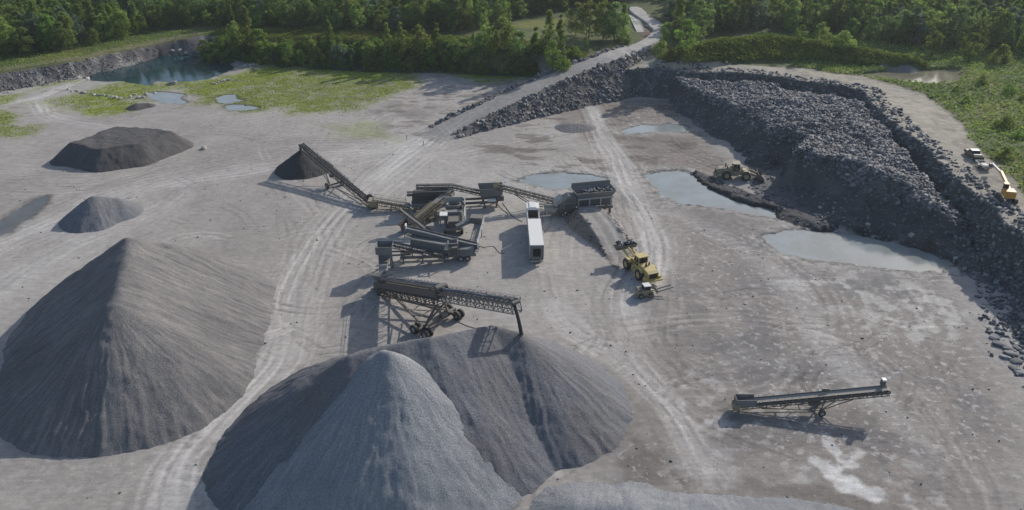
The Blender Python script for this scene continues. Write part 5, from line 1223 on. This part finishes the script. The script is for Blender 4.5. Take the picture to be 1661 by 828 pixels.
def trunk_mesh(name, H, r, mat, parent, seed, bushy=False):
    g = random.Random(seed); mb = MB(); p = Vector((0, 0, -.4))
    k = 5; top = H*.82; pts = [p]
    for i in range(1, k+1): pts.append(Vector((g.uniform(-.2, .2)*i*.5, g.uniform(-.2, .2)*i*.5, top*i/k)))
    for i in range(k): mb.tube(pts[i], pts[i+1], r*(1-.17*i), 7, r*(1-.17*(i+1)))
    for i in range(7):
        b = pts[1+i % (k-1)]; a = g.uniform(0, 6.28); q = b+Vector((math.cos(a), math.sin(a), .7))*H*.17; mb.tube(b, q, r*.4, 5, r*.12)
    return mb.build(name, mat, parent)
KINDS = {   # crown kind, height, radius, clumps, leaves each, leaf size, material
    'broad': ('round', 12, 3.6, 46, 62, .50, M_LEAF), 'broad2': ('round', 13, 4.4, 54, 60, .54, M_LEAFD), 'broad3': ('round', 11, 3.2, 40, 62, .48, M_LEAFY),
    'poplar': ('poplar', 14, 2.6, 48, 60, .44, M_LEAF), 'poplar2': ('poplar', 12, 2.2, 42, 60, .42, M_LEAFY), 'cone': ('cone', 13, 3.2, 46, 60, .46, M_LEAFD),
    'bush': ('bush', 5, 3.0, 30, 60, .42, M_LEAF), 'bush2': ('bush', 4.2, 2.8, 26, 60, .40, M_LEAFY), 'willow': ('bush', 7, 3.2, 38, 62, .44, M_LEAFG), 'grey': ('round', 12, 3.4, 42, 62, .48, M_LEAFG)}
PROTO = {}
def plant(kind, pos, height, label, group=None, cat='tree', name=None):
    ck, H, Rr, n, per, ls, mat = KINDS[kind]
    nm = name or ('bush' if 'bush' in kind or kind == 'willow' and height < 5 else 'tree')
    root = thing(nm, label, 'bush' if nm == 'bush' else cat, pos, random.uniform(0, 6.28), group)
    s = height/H; w_ = random.uniform(.85, 1.18); root.scale = (s*w_, s*w_, s)
    if kind not in PROTO:
        cc, rr = crown_clumps(H, Rr, ck, n, sum(map(ord, kind)))
        cr = leaves_np('crown', cc, rr, per, ls, mat, root, sum(map(ord, kind))+1)
        tk = trunk_mesh('trunk', H, .22 if H > 8 else .10, M_BARK, root, sum(map(ord, kind)))
        PROTO[kind] = (cr, tk)
    else:
        for src in PROTO[kind]:
            c_ = src.copy(); COL.objects.link(c_); c_.parent = root
    return root
def plant_px(kind, px, py, top, label, group=None, z=None):
    p = on(px, py)
    depth = p.y*math.cos(TH)+(HC-p.z)*math.sin(TH)
    gz = math.atan2(HC-p.z-6, p.y); h = (py-top)/(F/depth*math.cos(gz))
    p.z = float(zt(p.x, p.y))
    return plant(kind, p, max(h, 1.5), label, group)
for a in [
    ('broad', 386, 84, 34, 'rounded tree left of the tallest poplar behind the pond'),
    ('poplar', 406, 88, 10, 'tallest poplar standing on the bank just right of the pond'),
    ('broad3', 424, 96, 46, 'light green tree on the right flank of the tallest poplar'),
    ('poplar2', 535, 76, 27, 'lone slim poplar on the middle of the grassy bank'),
    ('willow', 552, 110, 70, 'grey green willow bush at the foot of the bank'),
    ('willow', 572, 108, 78, 'smaller grey green bush right of the willow bush'),
    ('broad', 600, 103, 68, 'short round tree between the willow bush and the poplar pair'),
    ('poplar', 630, 100, 37, 'left tree of the close poplar pair on the bank'),
    ('poplar', 652, 99, 36, 'right tree of the close poplar pair on the bank'),
    ('broad', 682, 100, 41, 'broad tree right of the close poplar pair'),
    ('poplar2', 710, 102, 40, 'pointed light green tree in the middle of the bank row'),
    ('broad3', 726, 106, 66, 'low light green tree leaning out from the bank row'),
    ('broad2', 752, 108, 62, 'dark round tree in the hollow of the bank row'),
    ('broad', 786, 104, 50, 'mid green tree left of the tall bright group by the ramp'),
    ('broad', 815, 102, 31, 'tall rounded tree on the bank below the meadow'),
    ('broad2', 842, 114, 52, 'dark dense tree at the foot of the bright group by the ramp'),
    ('poplar2', 868, 116, 48, 'bright yellow green tree lowest beside the haul ramp'),
    ('poplar', 890, 92, 20, 'tallest bright poplar of the group beside the haul ramp'),
    ('poplar2', 908, 92, 30, 'bright poplar on the right of the group beside the ramp'),
    ('broad3', 896, 114, 66, 'leafy light green tree nearest the ramp shoulder'),
    ('bush2', 910, 112, 88, 'small bright bush at the ramp shoulder under the poplars'),
    ('poplar2', 950, 82, 56, 'young yellow green tree alone beside the upper ramp'),
    ('bush2', 932, 90, 74, 'low bush left of the young tree beside the upper ramp'),
    ('broad2', 934, 58, 4, 'dark tree at the left of the clump before the weighbridge'),
    ('broad', 955, 62, 2, 'second tree in the clump before the weighbridge'),
    ('broad', 978, 66, 0, 'full tree in the middle of the clump before the weighbridge'),
    ('broad2', 996, 67, 4, 'full dark tree on the right of the clump by the weighbridge'),
    ('poplar', 1010, 64, 6, 'slim tree next to the weighbridge deck'),
    ('bush2', 1012, 70, 54, 'yellowish bush at the near end of the weighbridge'),
    ('poplar', 1098, 76, -4, 'slender poplar right of the road bend'),
    ('broad', 1078, 76, 36, 'round tree nearest the road bend on its right'),
    ('broad3', 1112, 84, 30, 'light green tree behind the left end of the weedy bank'),
    ('bush', 1086, 98, 74, 'dark bush at the left foot of the weedy bank'),
    ('bush', 1072, 90, 66, 'dark bush beside the gravel pad right of the ramp top'),
    ('broad2', 1128, 72, 22, 'dark tree rising behind the left of the weedy bank'),
    ('broad3', 1298, 70, 40, 'light green round tree behind the middle of the weedy bank'),
    ('broad', 1330, 76, 36, 'dark round tree behind the middle of the weedy bank'),
    ('bush', 1365, 78, 50, 'round bush behind the right slope of the weedy bank'),
    ('broad', 1510, 92, 50, 'round tree behind the silty pond'),
    ('broad3', 1570, 98, 52, 'low round tree on the far side of the right meadow'),
    ('bush', 1622, 104, 72, 'round bush at the right edge behind the meadow'),
]: plant_px(*a)
# bushes on the bank between floor and upper land
def region(mask, n, box, mind):
    out = []
    for _ in range(n*60):
        if len(out) >= n: break
        x = random.uniform(box[0], box[1]); y = random.uniform(box[2], box[3])
        if not at_grid(mask, np.array([x]), np.array([y]))[0]: continue
        if all((x-a)**2+(y-b)**2 > mind**2 for a, b in out): out.append((x, y))
    return out
bm_ = (pm([(325, 90, 1), (420, 102, 1), (560, 109, 1), (700, 113, 1), (870, 120, 1), (905, 110, 3), (912, 92, 7), (850, 90, 6), (700, 82, 6), (560, 76, 5.5), (400, 70, 5), (335, 70, 3.5)], .3, .6, .2) > .5) & (rD > 8)
for x, y in region(bm_, 95, (-118, 22, 245, 315), 2.6):
    k = random.choice(['bush', 'bush2', 'bush2', 'willow', 'broad3', 'bush', 'poplar2']); hgt = random.uniform(2.5, 5.2) if 'bush' in k or k == 'willow' else random.uniform(5, 8)
    plant(k, (x, y, float(zt(x, y))), hgt, 'leafy green bush or young tree in the growth on the bank behind the mossy floor', 'growth on the bank behind the floor', name='bush' if hgt < 5.3 else 'tree')
rf = (~inR) & (X > 100)
fld = pm([(1510, 150, 10), (1560, 140, 9.5), (1661, 100, 9.5), (1800, 120, 10), (1800, 420, 11), (1670, 300, 11), (1625, 262, 11), (1590, 225, 10.5), (1575, 190, 10)], 1, 1.5, .2, 10) > .5
for x, y in region(fld & ~inR, 26, (100, 175, 150, 260), 5.0):
    plant(random.choice(['bush', 'bush2']), (x, y, float(zt(x, y))), random.uniform(1.6, 3.2), 'low leafy bush in the green meadow right of the pale bench', 'bushes in the right meadow', name='bush')
# forest
FPX = [(-420, 175, 5), (-80, 113, 5), (0, 97, 5), (100, 80, 5), (135, 74, 5), (220, 59, 5), (246, 47, 5), (340, 44, 5), (450, 47, 6), (560, 49, 7.5), (720, 52, 8), (800, 48, 9), (832, 32, 9), (850, 22, 9), (925, 14, 9), (1000, 4, 9), (1016, 2, 9),
       (1030, -2, 9), (1090, -2, 9), (1085, 12, 9), (1062, 34, 9), (1072, 40, 9), (1086, 50, 9), (1110, 62, 9), (1170, 50, 9), (1250, 46, 9), (1350, 58, 9), (1420, 72, 9), (1500, 80, 9), (1570, 84, 9), (1661, 92, 9), (1800, 110, 9), (2000, 150, 9)]
FP = np.vstack([GL(FPX), [[430, 330, 9], [430, 560, 9], [-430, 560, 9], [-430, 300, 9]]])
pts = []; sp = 5.6
for yy in np.arange(190, 540, sp):
    for xx in np.arange(-330, 330, sp):
        pts.append((xx+random.uniform(-2.4, 2.4), yy+random.uniform(-2.4, 2.4)))
pts = np.array(pts); sdF = sdist(pts[:, 0], pts[:, 1], FP); okp = inside(pts[:, 0], pts[:, 1], FP)
rd_, _, _ = along(rampP, pts[:, 0], pts[:, 1])
vis = (np.abs(pts[:, 0]) < pts[:, 1]*.70+22) & (pts[:, 1] < 500)
okp &= (rd_ > 8) & vis
sparse = (pts[:, 1] < 400) | (rng.random(len(pts)) < .8)
pts = pts[okp & sparse]; dist = np.hypot(pts[:, 0], pts[:, 1])
edge_d = line_d(pts[:, 0], pts[:, 1], FP)
order = np.argsort(dist*.35+edge_d*3.0); pts = pts[order]; edge_d = edge_d[order]
KK = ['broad', 'broad2', 'broad3', 'poplar', 'broad3', 'grey', 'broad', 'broad2', 'poplar2']
near, far = pts[:200], pts[200:]
for i, (x, y) in enumerate(near):
    k = random.choice(KK); px = x/(y+1)
    hgt = random.uniform(8.0, 14.5)*(.8 if edge_d[i] < 4 else 1)
    if x < -95: zone, grp = 'in the forest front left of the pond', 'trees of the left forest front'
    elif x < 20: zone, grp = 'in the forest front behind the bank row', 'trees of the middle forest front'
    elif x < 62: zone, grp = 'in the forest front near the road bend', 'trees of the forest front near the road'
    else: zone, grp = 'in the forest front behind the weedy bank', 'trees of the right forest front'
    kd = {'broad': 'mid green broadleaf tree', 'broad2': 'dark broad tree', 'broad3': 'light green broadleaf tree', 'poplar': 'slim upright tree', 'poplar2': 'slim light green tree', 'cone': 'dark pointed tree', 'grey': 'grey green tree'}[k]
    plant(k, (x, y, float(zt(x, y))), hgt, kd+' '+zone, kd+'s: '+grp)
# the rest of the forest reads as one mass
kinds = list(dict.fromkeys(KK)); me = bpy.data.meshes.new('forest'); n = len(far)
V = np.c_[far, zt(far[:, 0], far[:, 1])]; me.vertices.add(n); me.vertices.foreach_set('co', V.astype(np.float32).ravel())
for an, ty, arr in (('tree_kind', 'INT', rng.integers(0, len(kinds), n).astype(np.int32)), ('tree_turn', 'FLOAT', rng.uniform(0, 6.28, n).astype(np.float32)), ('tree_size', 'FLOAT', (rng.uniform(.72, 1.18, n)).astype(np.float32))):
    a = me.attributes.new(an, ty, 'POINT'); a.data.foreach_set('value', arr)
fo = bpy.data.objects.new('forest', me); COL.objects.link(fo); tag(fo, 'deep green forest filling the far ground beyond the quarry', 'forest', kind='stuff')
ng = bpy.data.node_groups.new('forest', 'GeometryNodeTree'); ng.interface.new_socket('Geometry', in_out='INPUT', socket_type='NodeSocketGeometry'); ng.interface.new_socket('Geometry', in_out='OUTPUT', socket_type='NodeSocketGeometry')
gi = ng.nodes.new('NodeGroupInput'); go = ng.nodes.new('NodeGroupOutput'); jn = ng.nodes.new('GeometryNodeJoinGeometry')
def nattr(nm, ty):
    a = ng.nodes.new('GeometryNodeInputNamedAttribute'); a.data_type = ty; a.inputs[0].default_value = nm; return a.outputs[0]
ka, ta, sa = nattr('tree_kind', 'INT'), nattr('tree_turn', 'FLOAT'), nattr('tree_size', 'FLOAT')
cx = ng.nodes.new('ShaderNodeCombineXYZ'); ng.links.new(ta, cx.inputs[2])
for i, k in enumerate(kinds):
    cmp_ = ng.nodes.new('FunctionNodeCompare'); cmp_.data_type = 'INT'; cmp_.operation = 'EQUAL'
    ng.links.new(ka, cmp_.inputs[2]); cmp_.inputs[3].default_value = i
    ob = ng.nodes.new('GeometryNodeObjectInfo'); ob.transform_space = 'ORIGINAL'; ob.inputs['Object'].default_value = PROTO[k][0]
    ip = ng.nodes.new('GeometryNodeInstanceOnPoints'); ng.links.new(gi.outputs[0], ip.inputs['Points']); ng.links.new(cmp_.outputs[0], ip.inputs['Selection'])
    ng.links.new(ob.outputs['Geometry'], ip.inputs['Instance']); ng.links.new(cx.outputs[0], ip.inputs['Rotation']); ng.links.new(sa, ip.inputs['Scale'])
    ng.links.new(ip.outputs[0], jn.inputs[0])
ng.links.new(jn.outputs[0], go.inputs[0]); md = fo.modifiers.new('trees', 'NODES'); md.node_group = ng

# ------------------------------------------------------------------ weeds and ground cover
def weeds(name, label, mask, n, box, hmin, hmax, size, mat, seed):
    g = np.random.default_rng(seed)
    x = g.uniform(box[0], box[1], n*12); y = g.uniform(box[2], box[3], n*12); k = g.random(len(x)) < at_grid(mask.astype(float), x, y); x = x[k][:n]; y = y[k][:n]; n = len(x)
    tall = .5+.5*fbm(x*.25, y*.25, seed, 3)
    z = zt(x, y)+(hmin+(hmax-hmin)*tall)*g.uniform(.15, 1, n)
    p = np.stack([x, y, z], -1); nn = g.normal(0, .6, (n, 3)); nn[:, 2] = np.abs(nn[:, 2])+.35; nn /= np.linalg.norm(nn, axis=1)[:, None]
    t = np.cross(nn, g.normal(0, 1, (n, 3))); t /= np.linalg.norm(t, axis=1)[:, None]; b = np.cross(nn, t); s = size*g.uniform(.5, 1.3, n)
    V = np.stack([p-t*s[:, None]*.5, p-b*s[:, None]*.3, p+t*s[:, None]*.5, p+b*s[:, None]*.3], 1).reshape(-1, 3)
    lv = np.repeat(np.clip(.5+.55*fbm(x*.09, y*.09, seed+4, 3)+g.normal(0, .16, n), 0, 1), 4)
    return tag(mesh_np(name, V, np.arange(n*4).reshape(-1, 4), mat, None, False, {'lv': ('FLOAT', lv)}), label, 'weeds', kind='stuff')
nowat = np.ones(SH, bool)
for nm, wm, wl, dep, pts_ in waters: nowat &= ~((Z < wl+.05) & (sdist(X, Y, GL([(q[0], q[1], max(wl, 0)) for q in pts_])) > -3))
weeds('tall_weeds', 'tall yellow green weeds covering the bank beyond the working face', hill_on & (Z > 9.3), 26000, (40, 150, 235, 330), .3, 1.8, .75, M_WEED, 301)
up_land = (~inR) & (bench < .3) & (onroad < .2) & nowat
weeds('meadow_weeds', 'lush green meadow plants right of the pale bench track', up_land & (X > 88), 52000, (88, 190, 120, 300), .1, 1.0, .75, M_WEED, 311)
weeds('meadow_weeds', 'rough grass and weeds on the strip above the old quarry wall', up_land & (X < -70) & (dR > 2.5), 22000, (-230, -70, 200, 320), .05, .7, .6, M_WEED, 321)
weeds('bank_weeds', 'weeds and grass growing on the bank behind the mossy floor', (bank | ((~inR) & (dR < 16) & (X < 25))) & (X > -118) & (Y > 250) & (rD > 6.5), 40000, (-118, 25, 250, 340), .05, 1.0, .65, M_WEED, 331)
weeds('tall_reeds', 'pale reeds along the foot of the bank behind the mossy floor', inT & (dT < 5) & (X > -70) & (X < 8) & (Y > 255) & (rD > 8), 7000, (-70, 8, 255, 300), .2, 1.4, .6, M_LEAFG, 341)
weeds('moss', 'bright yellow green moss and short weeds on the wet quarry floor', np.clip(mossm*1.2-.25, 0, 1)*inT*nowat, 30000, (-190, 20, 190, 300), .0, .08, .36, M_MOSS, 351)
# ------------------------------------------------------------------ light
w = bpy.data.worlds.new('World'); scene.world = w; w.use_nodes = True
nt = w.node_tree; bg = nt.nodes['Background']
sky = nt.nodes.new('ShaderNodeTexSky'); sky.sky_type = 'NISHITA'; sky.sun_disc = False
SAZ, SEL = R(43), R(28)
sky.sun_elevation = SEL; sky.sun_rotation = SAZ; sky.air_density = 1.0; sky.dust_density = 1.5
nt.links.new(sky.outputs[0], bg.inputs[0]); bg.inputs[1].default_value = 0.115
sl = bpy.data.lights.new('sun', 'SUN'); sl.energy = 3.5; sl.angle = R(0.55); sl.color = (1.0, 0.93, 0.835)
so = bpy.data.objects.new('sun', sl); COL.objects.link(so); so.location = (200, 240, 260)
so.rotation_euler = Vector((-math.sin(SAZ)*math.cos(SEL), -math.cos(SAZ)*math.cos(SEL), -math.sin(SEL))).to_track_quat('-Z', 'Y').to_euler()
vs = scene.view_settings; vs.view_transform = 'Standard'; vs.look = 'None'; vs.exposure = 0.3; vs.gamma = 1.0; vs.use_curve_mapping = False


hz_, hnt, hb = newmat('thin summer haze'); hnt.nodes.remove(hb)
pv = hnt.nodes.new('ShaderNodeVolumePrincipled'); pv.inputs['Color'].default_value = (0.80, 0.89, 1.0, 1); pv.inputs['Density'].default_value = 0.00011; pv.inputs['Anisotropy'].default_value = 0.3
hnt.links.new(pv.outputs[0], hnt.nodes['Material Output'].inputs['Volume'])
hb_ = MB().box(XS[0]-20, XS[-1]+20, YS[0]-20, YS[-1]+20, float(Z.min())-1.0, 90).build('haze', hz_); tag(hb_, 'thin bluish summer haze in the air over the quarry', 'haze', kind='stuff')
